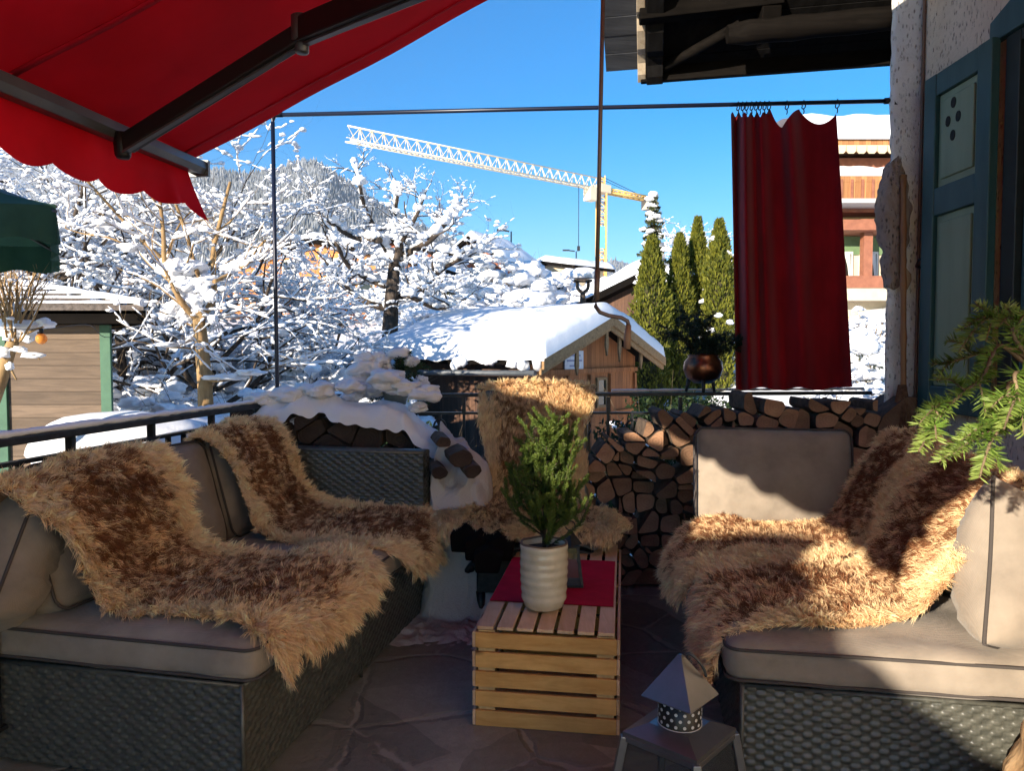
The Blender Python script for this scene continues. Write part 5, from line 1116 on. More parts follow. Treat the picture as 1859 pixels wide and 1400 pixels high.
# bigger snow-laden trees on the left
KD = (3, 5)
snow_tree('tall snow-laden tree standing behind the shed roof at the left edge', gp(40, 11.5), 6.2, 31, .13, 10, 3, .055, .35, .6, blobs=.26, kids=KD)
snow_tree('dense snow-laden tree right behind the bare tan tree', gp(215, 12.5), 5.8, 32, .12, 10, 3, .06, .4, .5, blobs=.26, kids=KD)
snow_tree('tall snow-laden tree under the end of the awning', gp(385, 13.5), 4.9, 33, .13, 9, 3, .06, .42, .6, blobs=.26, kids=KD)
snow_tree('snow-laden tree behind the corner post', gp(520, 16), 3.9, 34, .10, 7, 3, .06, .45, .5, blobs=.26, kids=KD)
ft_ = Thing('fruit_tree', 'spreading old fruit tree, snow on its dark limbs, left of the chalet hut', 'tree', gp(710, 18)); w, s = MB(), MB(); D = 18.0; rn = random.Random(12)
w.tube([ft_.loc, at(708, 600, D), at(711, 540, D), at(716, 480, D)], [.24, .20, .17, .14], 10)
for q, r0, r1 in (([(716, 482), (733, 432), (756, 392), (772, 352)], .09, .018), ([(716, 480), (690, 432), (664, 382), (652, 332), (642, 300)], .09, .018), ([(712, 545), (762, 526), (802, 490), (836, 470)], .11, .03), ([(711, 562), (660, 546), (620, 512), (588, 470)], .11, .03), ([(718, 470), (776, 440), (812, 402), (834, 372)], .09, .03), ([(690, 436), (640, 430), (592, 398), (565, 372)], .08, .02), ([(722, 455), (716, 400), (722, 350), (714, 340)], .07, .015), ([(700, 520), (640, 490), (610, 440), (600, 400)], .08, .03), ([(740, 536), (790, 560), (820, 556)], .06, .02)):
    Pp = spline([at(x, y, D + .5 * math.sin(i * 1.7 + x)) for i, (x, y) in enumerate(q)], 16); w.tube(Pp, np.linspace(r0, r1, 16), 7)
    for i in range(15):
        c1, c2 = Pp[i], Pp[i + 1]
        if abs(c2[2] - c1[2]) / np.linalg.norm(c2 - c1) < .93 and rn.random() < .85: rs = rn.uniform(.06, .11); s.tube([c1 + [0, 0, .08], L(c1, c2, .4) + [0, 0, .10 + rs * .5], c2 + [0, 0, .08]], [rs * .5, rs, rs * .5], 6)
        if rn.random() < .35: rs = rn.uniform(.07, .15); s.clod(c1 + [0, 0, .1], (rs * 1.3, rs * 1.3, rs * .85))
    for kx in range(9):
        i = rn.randint(4, 15); up_ = rn.uniform(.0, 1.3); hi = Pp[i][2] > 4.2
        grow(w, s, Pp[i], (rn.gauss(0, 1), rn.gauss(0, .8), up_), rn.uniform(.35, .7) if hi else rn.uniform(.7, 1.2), .013 if hi else .024, 2, rn, .022 if hi else .055, .2, 0, (2, 4), (20, 55), .08 if hi else .3)
ft_.part(w, 'trunk', M['barkdark']); ft_.part(s, 'snow_load', M['snow'])
snow_tree('pale frosted tree beyond the fruit tree in front of the orange chalet', gp(575, 24), 4.6, 36, .11, 8, 3, .075, .3, .6, blobs=.26, kids=KD)
snow_tree('frosted tree behind the clipped thuja columns, its crown just over them', gp(1262, 32), 3.3, 37, .10, 10, 3, .055, .4, .6, blobs=.15, kids=KD)
snow_tree('snow-laden tree far left, behind the green parasol', gp(120, 16), 7.5, 38, .14, 10, 3, .065, .35, .6, blobs=.26, kids=KD)
# shrubs: four kinds, copied
kinds = [shrub('broad low snow-covered shrub behind the railing', gp(270, 9), 1.5, 1.0, 51, 24, .085, .5, GRP), shrub('twiggy snow-covered shrub with tan stems behind the railing', gp(240, 8), 1.3, .7, 52, 30, .05, .1, GRP, 1, 5), shrub('evergreen shrub buried under rounded snow cushions behind the railing', gp(470, 9.5), 1.7, 1.1, 53, 16, .09, 1.0, GRP, 1, 22, big=1.25), shrub('leafy dark shrub flecked with snow behind the railing', gp(560, 10), 1.6, 1.0, 54, 20, .06, 1.0, GRP, 1, 14, big=.7)]
labs = [k_.o['label'] for k_ in kinds]
places = [(0, 420, 8.5, 1.0), (2, 395, 10, 1.1), (2, 300, 11, 1.2), (0, 250, 12.5, 1.5), (3, 180, 10, 1.2), (0, 120, 12, 1.6), (1, 300, 7.6, .9), (1, 225, 9.2, 1.1), (3, 590, 9.5, 1.0), (0, 610, 11, 1.1), (2, 540, 12, 1.2), (3, 480, 11.5, 1.4), (0, 660, 14.5, 1.1), (1, 560, 8.6, .9), (1, 440, 7.7, .8), (0, 350, 14.5, 1.8), (2, 460, 15, 1.7), (0, 580, 17, 1.6), (3, 250, 15, 1.9), (2, 150, 14, 1.8), (1, 640, 8.4, .9), (0, 800, 22, 1.5), (2, 860, 23, 1.6), (0, 910, 24, 1.6), (3, 950, 25, 1.4), (2, 990, 26, 1.3), (0, 840, 27, 1.9), (0, 770, 21, 1.5), (2, 900, 30, 1.9), (3, 1010, 24, 1.1), (0, 1580, 12, 1.0), (1, 1560, 10, .9), (2, 1590, 15, 1.0), (1, 1570, 17, 1.2), (3, 1545, 13.5, .9), (0, 60, 9.5, 1.2), (0, 870, 32, 2.6), (2, 930, 34, 2.4), (3, 800, 30, 2.4), (0, 1000, 36, 2.2), (2, 960, 30, 1.8), (0, 760, 31, 2.7), (0, 905, 28, 1.7), (1, 1020, 30, 1.6), (2, 640, 15, 1.4), (2, 520, 9.2, 1.15), (2, 430, 9.4, 1.2), (2, 350, 9.2, 1.0), (2, 480, 11, 1.4), (0, 500, 10, 1.2)]
for i, (kk, px, d, sc) in enumerate(places): copy_tree(kinds[kk].o, gp(px, d), rng.uniform(0, 6.28), sc, labs[kk])
# dark bushes right of the chalet hut
dk = [shrub('dark leafy bush sprinkled with snow beside the chalet hut', gp(1195, 9.5), 2.0, .75, 61, 26, .04, 1.0, 'dark bushes right of the chalet hut', 1, 26, 'dark_bush', .45)]
for t_ in dk:
    lf = MB(); g = np.random.default_rng(9); 
    for i in range(46): leaves(lf, t_.loc + np.array([g.normal(0, .42), g.normal(0, .35), g.uniform(.3, 2.0)]), (.22, .22, .2), 130, .05, g, ((.008, .02, .008), (.035, .06, .02)))
    t_.part(lf, 'foliage', M['leaf'])
copy_tree(dk[0].o, gp(1255, 10.5), 2, 1.05); copy_tree(dk[0].o, gp(1330, 10), 4, .95); copy_tree(dk[0].o, gp(725, 9.2), 1.2, .95, 'dark leafy bush sprinkled with snow at the left corner of the chalet hut eave'); copy_tree(dk[0].o, gp(1140, 8.6), 3.2, .62, 'low dark bush right behind the middle chair')
# thuja columns
def thuja(label, px, ytop, d, wpx, seed, snow=False):
    g = np.random.default_rng(seed); rn = random.Random(seed); base = gp(px, d); H = at(px, ytop, d)[2] - base[2]; W = 1.18 * wpx / 2 / F * d; th = Thing('thuja', label, 'thuja', base); lf = MB(); n = 9000
    t = g.random(n) ** .85; a = g.uniform(0, 6.283, n); lob = 1 + .14 * np.sin(a * 4 + t * 14 + seed) + .10 * np.sin(a * 7 - t * 31); rad = W * lob * np.minimum(1, (1 - t) * 2.6 + .04) ** .75 * (.75 + .3 * g.random(n)); p = base + np.stack([rad * np.cos(a), rad * np.sin(a), t * H], 1)
    d1 = np.stack([np.cos(a) * .45, np.sin(a) * .45, np.ones(n)], 1) + g.normal(0, .25, (n, 3)); d1 /= np.linalg.norm(d1, axis=1)[:, None]; sd = np.cross(d1, g.normal(0, 1, (n, 3))); sd /= np.linalg.norm(sd, axis=1)[:, None]; ln = g.uniform(.07, .15, (n, 1)) * d / 19; wd = .022 * d / 19
    V = np.stack([p, p + d1 * ln * .5 + sd * wd, p + d1 * ln, p + d1 * ln * .5 - sd * wd], 1).reshape(-1, 3); k = np.arange(n)[:, None] * 4; c = np.array([.055, .072, .012]) + np.array([.13, .115, .010]) * g.random((n, 1)); lf.add(V, np.concatenate([k, k + 1, k + 2, k + 3], 1), 0, False, np.repeat(np.concatenate([c, np.ones((n, 1))], 1), 4, 0))
    cw = MB(); zz = np.linspace(0, 1, 16); cw.lathe(base, [(max(.005, W * .72 * min(1, (1 - z) * 2.6 + .02) ** .75), z * H * .97) for z in zz], 14); th.part(cw, 'inner_twigs', mat('dark thuja core', (.02, .022, .008), (.05, .045, .015), .9, 0, 8)); th.part(lf, 'foliage', M['leaf'])
    if snow:
        s = MB()
        for i in range(8): a_ = rn.uniform(2.6, 6); z = rn.uniform(.25, .95); r_ = W * min(1, (1 - z) * 2.6) ** .75; s.clod(base + np.array([r_ * math.cos(a_), r_ * math.sin(a_), z * H]), (.11, .09, .07))
        th.part(s, 'snow_load', M['snow'])
thuja('olive thuja column under the snowy spruce tip, leftmost of four', 1182, 432, 20, 54, 1)
thuja('olive thuja column second from the left of four', 1232, 428, 20.5, 40, 2)
thuja('slim olive thuja column third from the left of four', 1264, 398, 21, 34, 3, True)
thuja('tall olive thuja column beside the red curtain, rightmost of four', 1303, 402, 20, 46, 4, True)
# snowy spruce tip behind the thujas
def spruce(label, px, ytop, d, seed, W=1.3):
    base = gp(px, d); top = at(px, ytop, d); H = top[2] - base[2]; th = Thing('snowy_spruce', label, 'spruce', base); w, s, nd = MB(), MB(), MB(); g = np.random.default_rng(seed); rn = random.Random(seed); w.tube([base, L(base, top, .5), top], [.14, .08, .02], 8)
    for i in range(70):
        t = .25 + .75 * i / 70; r_ = W * (1.02 - t) ** .8 * rn.uniform(.7, 1.1) + .08; a = i * 2.4; o = L(base, top, t); e = o + np.array([r_ * math.cos(a), r_ * math.sin(a), -.25 * r_]); m_ = L(o, e, .5) + [0, 0, .06 * r_]; q = spline([o, m_, e], 6); w.tube(q, np.linspace(.02, .008, 6), 4); needles(nd, q, .13, 300, .03, g, .2, .5, ((.03, .045, .015), (.09, .10, .035)))
        for kx in (2, 4):
            if rn.random() < .42: s.clod(q[kx] + [rn.gauss(0, .05), rn.gauss(0, .05), .04], (.13 + .05 * r_, .13, .085))
    s.blob(top, (.16, .14, .10), .3, 2); th.part(w, 'trunk', M['barkdark']); th.part(nd, 'needles', M['needle']); th.part(s, 'snow_load', M['snow'])
spruce('slender snow-loaded spruce tip rising behind the thuja columns at the crane end', 1186, 352, 26, 4, 1.0)

# ------------------------------------------------------------------ buildings
def planks(name, c1, c2, w=.12, axis='Z', dark=.3, knots=True):
    k = N(name); v = k.coord(); sep = k.n('ShaderNodeSeparateXYZ'); k.l(v, 0, sep, 0)
    src_ = {'Z': 2, 'X': 0, 'Y': 1}[axis]; m = k.n('ShaderNodeMath', {'operation': 'DIVIDE'}); k.l(sep, src_, m, 0); m.inputs[1].default_value = w
    fr = k.n('ShaderNodeMath', {'operation': 'FRACT'}); k.l(m, 0, fr, 0); fl_ = k.n('ShaderNodeMath', {'operation': 'FLOOR'}); k.l(m, 0, fl_, 0)
    wn = k.n('ShaderNodeTexWhiteNoise', {'noise_dimensions': '1D'}); k.l(fl_, 0, wn, 'W')
    st = {'Z': (2, 2, 22), 'X': (22, 22, 1.5), 'Y': (22, 22, 1.5)}[axis]; n1 = k.noise(k.coord(scale=st), 1.2, 6, .65, .5)
    col = k.ramp(n1, [(.3, c1), (.7, c2)]); hs = k.n('ShaderNodeHueSaturation'); k.l(col, 0, hs, 'Color'); mr = k.n('ShaderNodeMapRange'); k.l(wn, 0, mr, 0); mr.inputs[3].default_value = .75; mr.inputs[4].default_value = 1.2; k.l(mr, 0, hs, 'Value')
    gap = k.ramp(fr, [(0, (1, 1, 1)), (.06, (0, 0, 0))]); col2 = k.mix(gap, hs, tuple(dark * x for x in c1))
    if knots:
        vo = k.n('ShaderNodeTexVoronoi', Vector=k.coord(scale={'Z': (2.2, 2.2, 6), 'X': (6, 6, 2.2), 'Y': (6, 6, 2.2)}[axis]), Scale=1.0); col2 = k.mix(k.ramp(vo, [(.05, (1, 1, 1)), (.12, (0, 0, 0))]), col2, tuple(.25 * x for x in c1))
    k.color(col2); k.bs.inputs['Roughness'].default_value = .85; k.bump(k.mix(.3, k.ramp(fr, [(0, (0, 0, 0)), (.07, (1, 1, 1))]), n1), .6, .012); return k.m
M['shedplank'] = planks('greyish brown shed boards', (.09, .064, .045), (.165, .118, .082), .123, 'Z')  # boards darkened to stand in for partial shade
M['shedgreen'] = mat('green painted corner board', (.035, .10, .062), (.05, .13, .08), .7, 0, 8)
M['shingle'] = mat('grey weathered shingles', (.06, .05, .045), (.13, .11, .10), .9, 0, 25, bump=.5)
sx1, sd = at(198, 640, 7.0)[0], 7.0; sx0 = at(4, 640, 7.0)[0]; ez = at(100, 590, 7)[2]
shed = Thing('garden_shed', 'brown boarded garden shed with green corner boards and snowy stepped roof at the left', 'shed', (-4.3, 7.8, -1.6))
b = MB(); b.prism([(sx1, sd), (sx1 - 1.5, sd + 2.1), (sx0 - 2.5, sd + 2.1), (sx0 - 2.5, sd)][::-1], (0, 0, -1.7), (1, 0, 0), (0, 1, 0), (0, 0, ez + 1.7)); shed.part(b, 'wall', M['shedplank'])
for x in (sx1 - .02, sx0 + .0, sx0 - 2.46):
    b = MB(); b.box((x, sd - .015, (ez - 1.7) / 2), (.10, .035, ez + 1.7)); shed.part(b, 'corner_board', M['shedgreen'], bevel=.004)
b = MB(); ex = at(264, 585, 6.75)[0]; xl = -6.9; apx = np.array([-5.4, 8.05, 2.08]); y0, y1 = 6.72, 9.4
b.box(((ex + xl) / 2, y0 + .02, ez + .06), (ex - xl, .04, .12)); b.bar((ex - .02, y0 + .04, ez + .06), (ex - 1.92, y1, ez + .06), .04, .12); shed.part(b, 'fascia', M['darkwood'])
bs2, bsn = MB(), MB()
for i in range(5):
    t0, t1 = i / 5, (i + 1) / 5; z0 = ez + .12
    def ring(t, dz): 
        C = [np.array([ex, y0, z0]), np.array([ex - 1.9, y1, z0]), np.array([xl, y1, z0]), np.array([xl, y0, z0])]; return [L(c_, apx, t) + [0, 0, dz] for c_ in C]
    lo, hi = ring(t0 * .9, .05), ring(t1 * .9 + .02, .0); bs2.add(lo + hi, [[q, (q + 1) % 4, 4 + (q + 1) % 4, 4 + q] for q in range(4)]); bs2.add(lo + ring(t0 * .9, -.03), [[q, 4 + q, 4 + (q + 1) % 4, (q + 1) % 4] for q in range(4)])
    # snow strip on each course
    for sidx in (0, 3):
        A0, A1 = ring(t0 * .9 + .01, .06)[sidx], ring(t0 * .9 + .01, .06)[(sidx + 1) % 4]; B0, B1 = ring(t1 * .9 - .05, .05)[sidx], ring(t1 * .9 - .05, .05)[(sidx + 1) % 4]
        G = np.zeros((40, 6, 3))
        for q in range(40):
            for w_ in range(6):
                f_, h_ = q / 39, w_ / 5; hh = h_ * (1 + .35 * mnoise.noise((f_ * 9, i, sidx))); G[q, w_] = L(L(A0, A1, f_), L(B0, B1, f_), hh * .5) + [0, 0, .022 * math.sin(math.pi * min(1, h_ * .98 + .02)) ** .6 * (1 + .5 * mnoise.noise((f_ * 14, h_ * 3, i)))]
        bsn.grid(G)
    A0, B0 = ring(0, .08)[0], ring(1 * .9, .08)[0]
bsn.tube([L(ring(0, .07)[0], apx + [0, 0, .05], t) for t in np.linspace(0, 1, 9)], [.04, .035, .04, .03, .04, .035, .04, .035, .03], 8)
rf = shed.part(bs2, 'roof', M['shingle']); shed.part(bsn, 'roof_snow', M['snow'], rf)
# hanging bulb
D = 5.1; ls = Thing('string_light', 'amber glass bulb hanging on a wire under the snowy twig in front of the shed', 'string light', at(75, 612, D))
b = MB(); b.tube(spline([at(-20, 596, D), at(75, 598, D), at(160, 590, D + .5), at(205, 612, D + 1), at(330, 560, D + 1.6)], 24), .003, 5); ls.part(b, 'wire', M['iron'])
b = MB(); b.tube([at(75, 596, D), at(75, 606, D)], .014, 8); ls.part(b, 'socket', M['iron'])
k = N('amber glass'); k.bs.inputs['Base Color'].default_value = (.75, .36, .08, 1); k.bs.inputs['Roughness'].default_value = .08; k.translucent(.45, (.85, .45, .12)); b = MB(); b.blob(at(75, 615, D), (.036, .036, .038), 0, 3); ls.part(b, 'bulb', k.m)
# parasol
ps = Thing('parasol', 'dark green parasol edge with hanging flap at the left edge of the picture', 'parasol', (-4.35, 3.55, -.0)); a0 = at(101, 372, 3.6); a1 = np.array([-3.06, 5.0, a0[2]]); e1 = (a1 - a0); lft = np.array([-e1[1], e1[0], 0]); a2, a3 = a1 + lft, a0 + lft; ctr = (a0 + a2) / 2 + [0, 0, .42]
M['pgreen'] = mat('dark green parasol cloth', (.016, .060, .038), (.026, .085, .052), .85, 0, 6, bump=.2, bs=30, tr=.22)
b = MB(); C4 = [a0, a1, a2, a3]
for i in range(4):
    p, q = C4[i], C4[(i + 1) % 4]; G = np.zeros((14, 24, 3))
    for u in range(14):
        for v_ in range(24): G[u, v_] = L(L(p, q, v_ / 23), ctr, u / 13) - [0, 0, .05 * math.sin(math.pi * u / 13) + .035 * math.sin(math.pi * v_ / 23) * (1 - u / 13)]
    b.grid(G); 
ps.part(b, 'canopy', M['pgreen']); b = MB()
for i in range(4):
    p, q = C4[i], C4[(i + 1) % 4]; G = np.zeros((10, 60, 3)); nrm = unit(np.cross(q - p, Z))
    for u in range(10):
        for v_ in range(60):
            f = v_ / 59; G[u, v_] = L(p, q, f) - [0, 0, .035 * math.sin(math.pi * f) + (u / 9) * (.165 + .012 * math.sin(f * 40))] + nrm * (u / 9) * (.018 * math.sin(f * 31) + .010 * math.sin(f * 67 + 1))
    b.grid(G)
ps.part(b, 'valance', M['pgreen']); b = MB(); c_ = (a0 + a2) / 2; b.tube([c_ * [1, 1, 0] + [0, 0, -1.6], ctr + [0, 0, .05]], .022, 10); ps.part(b, 'pole', M['alu'])
b = MB()
for p in C4: b.bar(ctr - [0, 0, .03], p - [0, 0, .03], .02, .014)
ps.part(b, 'ribs', M['alu'])
# chalet hut
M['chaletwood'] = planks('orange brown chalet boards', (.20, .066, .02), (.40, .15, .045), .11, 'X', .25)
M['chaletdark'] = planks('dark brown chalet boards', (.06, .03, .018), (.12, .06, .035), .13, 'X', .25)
M['tan'] = wood('weathered tan barge board', (.20, .115, .05), (.33, .21, .105), 0, .6, .8)
hut = Thing('chalet_hut', 'small timber chalet hut with thick snow on its gabled roof, behind the middle chair', 'chalet', (1.2, 16.3, -1.1))
R0 = np.array([2.14, 16.0, 2.12]); gd = np.array([.566, .824, 0]); ld = np.array([-.824, .566, 0]); W_, EZ, LL = 2.78, .90, 4.4
def hp(l, g_, z): return R0 + ld * l + gd * g_ + np.array([0, 0, z])
def roofz(g_): return -EZ * abs(g_) / W_
b = MB(); wh = 2.35; fl_z = -1.3 - R0[2]
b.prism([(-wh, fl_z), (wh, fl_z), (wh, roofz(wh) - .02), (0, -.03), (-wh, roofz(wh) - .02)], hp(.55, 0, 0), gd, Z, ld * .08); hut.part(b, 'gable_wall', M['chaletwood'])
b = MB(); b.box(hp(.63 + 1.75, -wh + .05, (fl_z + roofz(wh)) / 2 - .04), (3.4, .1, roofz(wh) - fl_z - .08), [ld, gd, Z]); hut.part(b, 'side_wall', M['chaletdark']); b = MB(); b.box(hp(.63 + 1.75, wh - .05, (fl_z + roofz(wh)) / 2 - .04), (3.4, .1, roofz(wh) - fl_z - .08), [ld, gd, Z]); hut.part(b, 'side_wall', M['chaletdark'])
b = MB()
for s in (-1, 1): b.prism([(0, 0), (0, -.09), (s * W_, -EZ - .09), (s * W_, -EZ)], hp(.0, 0, 0.0), gd, Z, ld * LL)
rf = hut.part(b, 'roof', M['darkwood'])
b = MB()
for s in (-1, 1):
    for k2, (dz, hh, off) in enumerate(((.02, .20, 0), (-.16, .12, .06))): b.prism([(0, dz), (0, dz - hh), (s * (W_ + .05), -EZ + dz - hh), (s * (W_ + .05), -EZ + dz)], hp(-.06 + off, 0, 0), gd, Z, ld * .055)
hut.part(b, 'barge_board', M['tan'], bevel=.01)
nx, ny = 90, 90; P = np.zeros((nx, ny, 3))
for i in range(nx):
    l = -.06 + (LL + .1) * i / (nx - 1)
    for j in range(ny):
        v_ = -1 + 2 * j / (ny - 1); gg = v_ * (W_ + .06); el = min(1, i / 4, (nx - 1 - i) / 4, j / 4, (ny - 1 - j) / 4) ** .5 if 0 < min(i, nx - 1 - i, j, ny - 1 - j) else 0
        zr = -EZ * (math.sqrt(gg * gg + .12) - .34) / W_
        lump = .06 * mnoise.noise((l * 1.1, gg * 1.1, 2)) + .03 * mnoise.noise((l * 3, gg * 3, 5)); drip = (.14 * max(0, mnoise.noise((l * 2.6, 1, 1)) + .1) if j == 0 else 0)
        P[i, j] = hp(l, gg + (0 if el else .0), (zr if el else roofz(gg)) + .02 + el * (.30 + lump) - drip)
b = MB(); b.grid(P)
for i in range(12): l = rng.uniform(.1, LL - .2); b.blob(hp(l, -W_ - .05, -EZ - rng.uniform(.0, .12)), (.12, .09, rng.uniform(.07, .16)), .35, 2)
hut.part(b, 'roof_snow', M['snow'], rf)
b = MB(); b.tube([hp(.1, -W_ - .10, -EZ - .24), hp(LL + 1.2, -W_ - .10, -EZ - .30)], .055, 8); hut.part(b, 'gutter', mat('blue grey gutter', (.08, .09, .10), (.13, .145, .16), .5, .3, 6), rf)
M['whitepaint'] = mat('white window paint', (.70, .70, .68), None, .6)
for g0, z0, w_, h_ in ((-.55, -1.72, .42, .62), (.55, -1.66, .42, .62), (-1.45, -1.75, .36, .6)):
    b = MB(); c_ = hp(.53, g0, z0)
    for dx in (-1, 1): b.box(c_ + gd * dx * w_ / 2, (.06, .06, h_), [gd, ld, Z])
    for dz in (-1, 0, 1): b.box(c_ + [0, 0, dz * h_ / 2], (w_ - .06 if dz == 0 else w_ + .06, .05, .045 if dz == 0 else .06), [gd, ld, Z])
    wn_ = hut.part(b, 'window', M['tan']); b = MB(); b.box(c_ + ld * .01, (w_ - .05, .02, h_ - .05), [gd, ld, Z]); hut.part(b, 'pane', M['glassdark'], wn_)
b = MB(); c_ = hp(.52, -.72, -.93); b.box(c_, (.78, .03, .42), [gd, ld, Z]); pq = hut.part(b, 'sign_board', mat('bluish white sign', (.50, .52, .60), (.62, .64, .70), .6, 0, 9)); b = MB()
M['letter'] = mat('faded blue lettering', (.20, .22, .38), None, .7)
for rw, wl in ((0, .5), (1, .62), (2, .4)):
    b = MB(); b.box(c_ - ld * .02 + [0, 0, .11 - rw * .11], (wl, .008, .035), [gd, ld, Z]); hut.part(b, 'lettering_line', M['letter'], pq)
for g0, z0, h_ in ((.0, -.28, .55), (.62, -.22, .75), (1.75, -.65, .5), (-1.3, -.72, .5)):
    b = MB(); c_ = hp(.1, g0, z0 - h_ / 2); b.prism([(-.05, h_ / 2), (.05, h_ / 2), (.07, -.1 * h_), (.0, -h_ / 2), (-.07, -.1 * h_)], c_, gd, Z, ld * .04); hut.part(b, 'pendant_board', M['tan'])
for gg in (-wh + .08, -.95, .02, .98, wh - .08): 
    b = MB(); b.box(hp(.52, gg, (-1.05 + fl_z) / 2 - .1), (.10, .07, -1.05 - fl_z - .2), [gd, ld, Z]); hut.part(b, 'wall_post', M['chaletwood'])
b = MB(); b.box(hp(.515, 0, -1.16), (2 * wh, .075, .10), [gd, ld, Z]); b.box(hp(.515, 0, -2.15), (2 * wh, .06, .08), [gd, ld, Z]); hut.part(b, 'wall_beam', M['chaletwood'])
# lantern-like bird feeder post behind the hut roof
bf = Thing('bird_table', 'dark carved bird table post capped with snow behind the hut ridge', 'bird table', gp(1058, 21)); c_ = at(1058, 548, 21); b = MB(); b.tube([bf.loc, c_, at(1058, 530, 21)], [.09, .09, .07], 8)
for s in (-1, 1): b.tube(spline([at(1058, 532, 21), at(1058 + s * 9, 524, 21), at(1058 + s * 10, 512, 21)], 7), .05, 6)
b.box(at(1058, 510, 21), (.5, .4, .05)); bf.part(b, 'post', M['barkdark']); b = MB(); b.blob(at(1058, 498, 21), (.34, .3, .20), .15, 3, flat=.6); bf.part(b, 'snow_load', M['snow'])
# generic chalets further off
def chalet(label, px, yr, ye, d, half, LL, ang, wall, base=None, name='chalet', wins=True, ov=.7, snow=.45):
    c0_ = at(px, yr, d); ez_ = at(px, ye, d)[2]; rd = np.array([math.cos(ang), math.sin(ang), 0]); gdir = np.array([-rd[1], rd[0], 0]); gz_ = gz(c0_[0], d) - 1; th = Thing(name, label, 'chalet', (c0_[0], d, gz_)); e = c0_[2] - ez_
    def q(l, g_, z): return c0_ + rd * l + gdir * g_ + np.array([0, 0, z])
    hw = half - ov; b = MB(); zf = gz_ - c0_[2]
    b.prism([(-hw, zf), (hw, zf), (hw, -e * hw / half - .05), (0, -.1), (-hw, -e * hw / half - .05)], q(ov, 0, 0), gdir, Z, rd * (LL - 2 * ov)); th.part(b, 'wall', wall)
    b = MB()
    for s in (-1, 1): b.prism([(0, 0), (0, -.25), (s * half, -e - .25), (s * half, -e)], q(0, 0, 0), gdir, Z, rd * LL)
    rf = th.part(b, 'roof', M['darkwood']); b = MB()
    for s in (-1, 1):
        G = np.zeros((30, 16, 3))
        for i in range(30):
            for j in range(16): f, h_ = i / 29, j / 15; edge = min(1, i / 2, (29 - i) / 2, (15 - j) / 2) if j < 15 else 0; G[i, j] = q(-.05 + (LL + .1) * f, s * h_ * (half + .08), -e * h_ + .02 + snow * (max(0, edge) ** .5) * (1 + .25 * mnoise.noise((f * 5, h_ * 3, px))))
        b.grid(G)
    th.part(b, 'roof_snow', M['snowfar'], rf)
    if wins:
        for s, lv in ((-.5, -.62), (0, -.62), (.5, -.62), (-.25, -.33), (.25, -.33)):
            b = MB(); c_ = q(ov - .04, s * hw * 1.1, lv * (e + 3) - .2); b.box(c_, (.06, 1.0, 1.15), [rd, gdir, Z]); f_ = th.part(b, 'window', M['whitepaint']); b = MB(); b.box(c_ - rd * .03, (.06, .8, .95), [rd, gdir, Z]); th.part(b, 'pane', M['glassdark'], f_)
        b = MB(); b.box(q(ov - .6, 0, -.62 * (e + 3) - 1.1), (1.1, hw * 1.9, .9), [rd, gdir, Z]); th.part(b, 'balcony', wall)
    return th
M['orange'] = planks('sunlit orange chalet boards', (.42, .16, .05), (.60, .26, .09), .35, 'Z', .4, False)
M['redbrown'] = planks('red brown chalet boards', (.22, .07, .04), (.34, .12, .06), .35, 'Z', .4, False)
chalet('orange timber chalet with balcony half hidden behind snowy trees left of the fruit tree', 560, 432, 480, 42, 6.5, 9, R(75), M['orange'])
chalet('orange brown chalet behind the crown of the fruit tree', 700, 432, 472, 50, 5.5, 9, R(70), M['redbrown'])
chalet('red brown chalet with steep snowy gable right of the fruit tree', 850, 428, 478, 54, 3.0, 6, R(60), M['redbrown'])
chalet('low building with long snowy roof right of the red brown chalet', 985, 474, 488, 62, 3.5, 5, R(40), mat('cream plaster far', (.62, .48, .30), (.70, .56, .38), .9, 0, 2), wins=False)
chalet('house with a broad plain snow roof just behind the hut ridge', 1165, 494, 560, 30, 3.4, 6, R(62), M['chaletdark'], wins=False, snow=.6)
# sunlit hotel at the right with balconies
ht = Thing('balcony_house', 'sunlit house with timber balconies and snowy roof behind the curtain and the wall corner', 'house', (12.5, 24, 2)); D = 22.0
def hx(px): return (px - CX) / F * D
def hz(py): return at(CX, py, D)[2]
M['cream'] = mat('cream sunlit plaster', (.50, .43, .31), (.58, .50, .38), .85, 0, 3); M['terracotta'] = mat('red brown painted timber', (.22, .085, .05), (.30, .12, .07), .7, 0, 6); M['balcony'] = planks('orange balcony boards', (.32, .14, .05), (.44, .21, .085), .16, 'X', .3, False)
x0, x1 = hx(1462), hx(1760); mid = (x0 + x1) / 2; wd_ = x1 - x0
b = MB(); b.box((mid, D + 3.2, (hz(560) + hz(270)) / 2 - .5), (wd_, 5, hz(270) - hz(560) + 1)); ht.part(b, 'wall', M['cream'])
b = MB(); b.box((mid, D + .35, hz(300)), (wd_ + .6, 1.0, .35)); b.box((mid, D + .2, hz(412)), (wd_ + .4, 1.2, .30)); b.box((mid, D + .5, hz(380)), (wd_, 1.2, .2)); ht.part(b, 'beam', M['terracotta'])
b = MB(); b.box((mid, D + 2.0, hz(272)), (wd_ + .8, 5.6, .22)); rf = ht.part(b, 'roof', M['balcony']); b = MB()
for i in range(26): b.prism([(-.14, .1), (.14, .1), (.13, -.06), (.07, -.13), (-.07, -.13), (-.13, -.06)], (x0 - .3 + i * .29, D - .84, hz(284)), (1, 0, 0), Z, (0, .04, 0))
ht.part(b, 'eave_fringe', mat('cream scalloped eave board', (.55, .47, .33), None, .8), rf)
b = MB()
for i in range(24): b.box((x0 + .1 + i * .3, D - .60, hz(352)), (.07, .05, hz(334) - hz(370)))
ht.part(b, 'baluster_row', M['terracotta'])
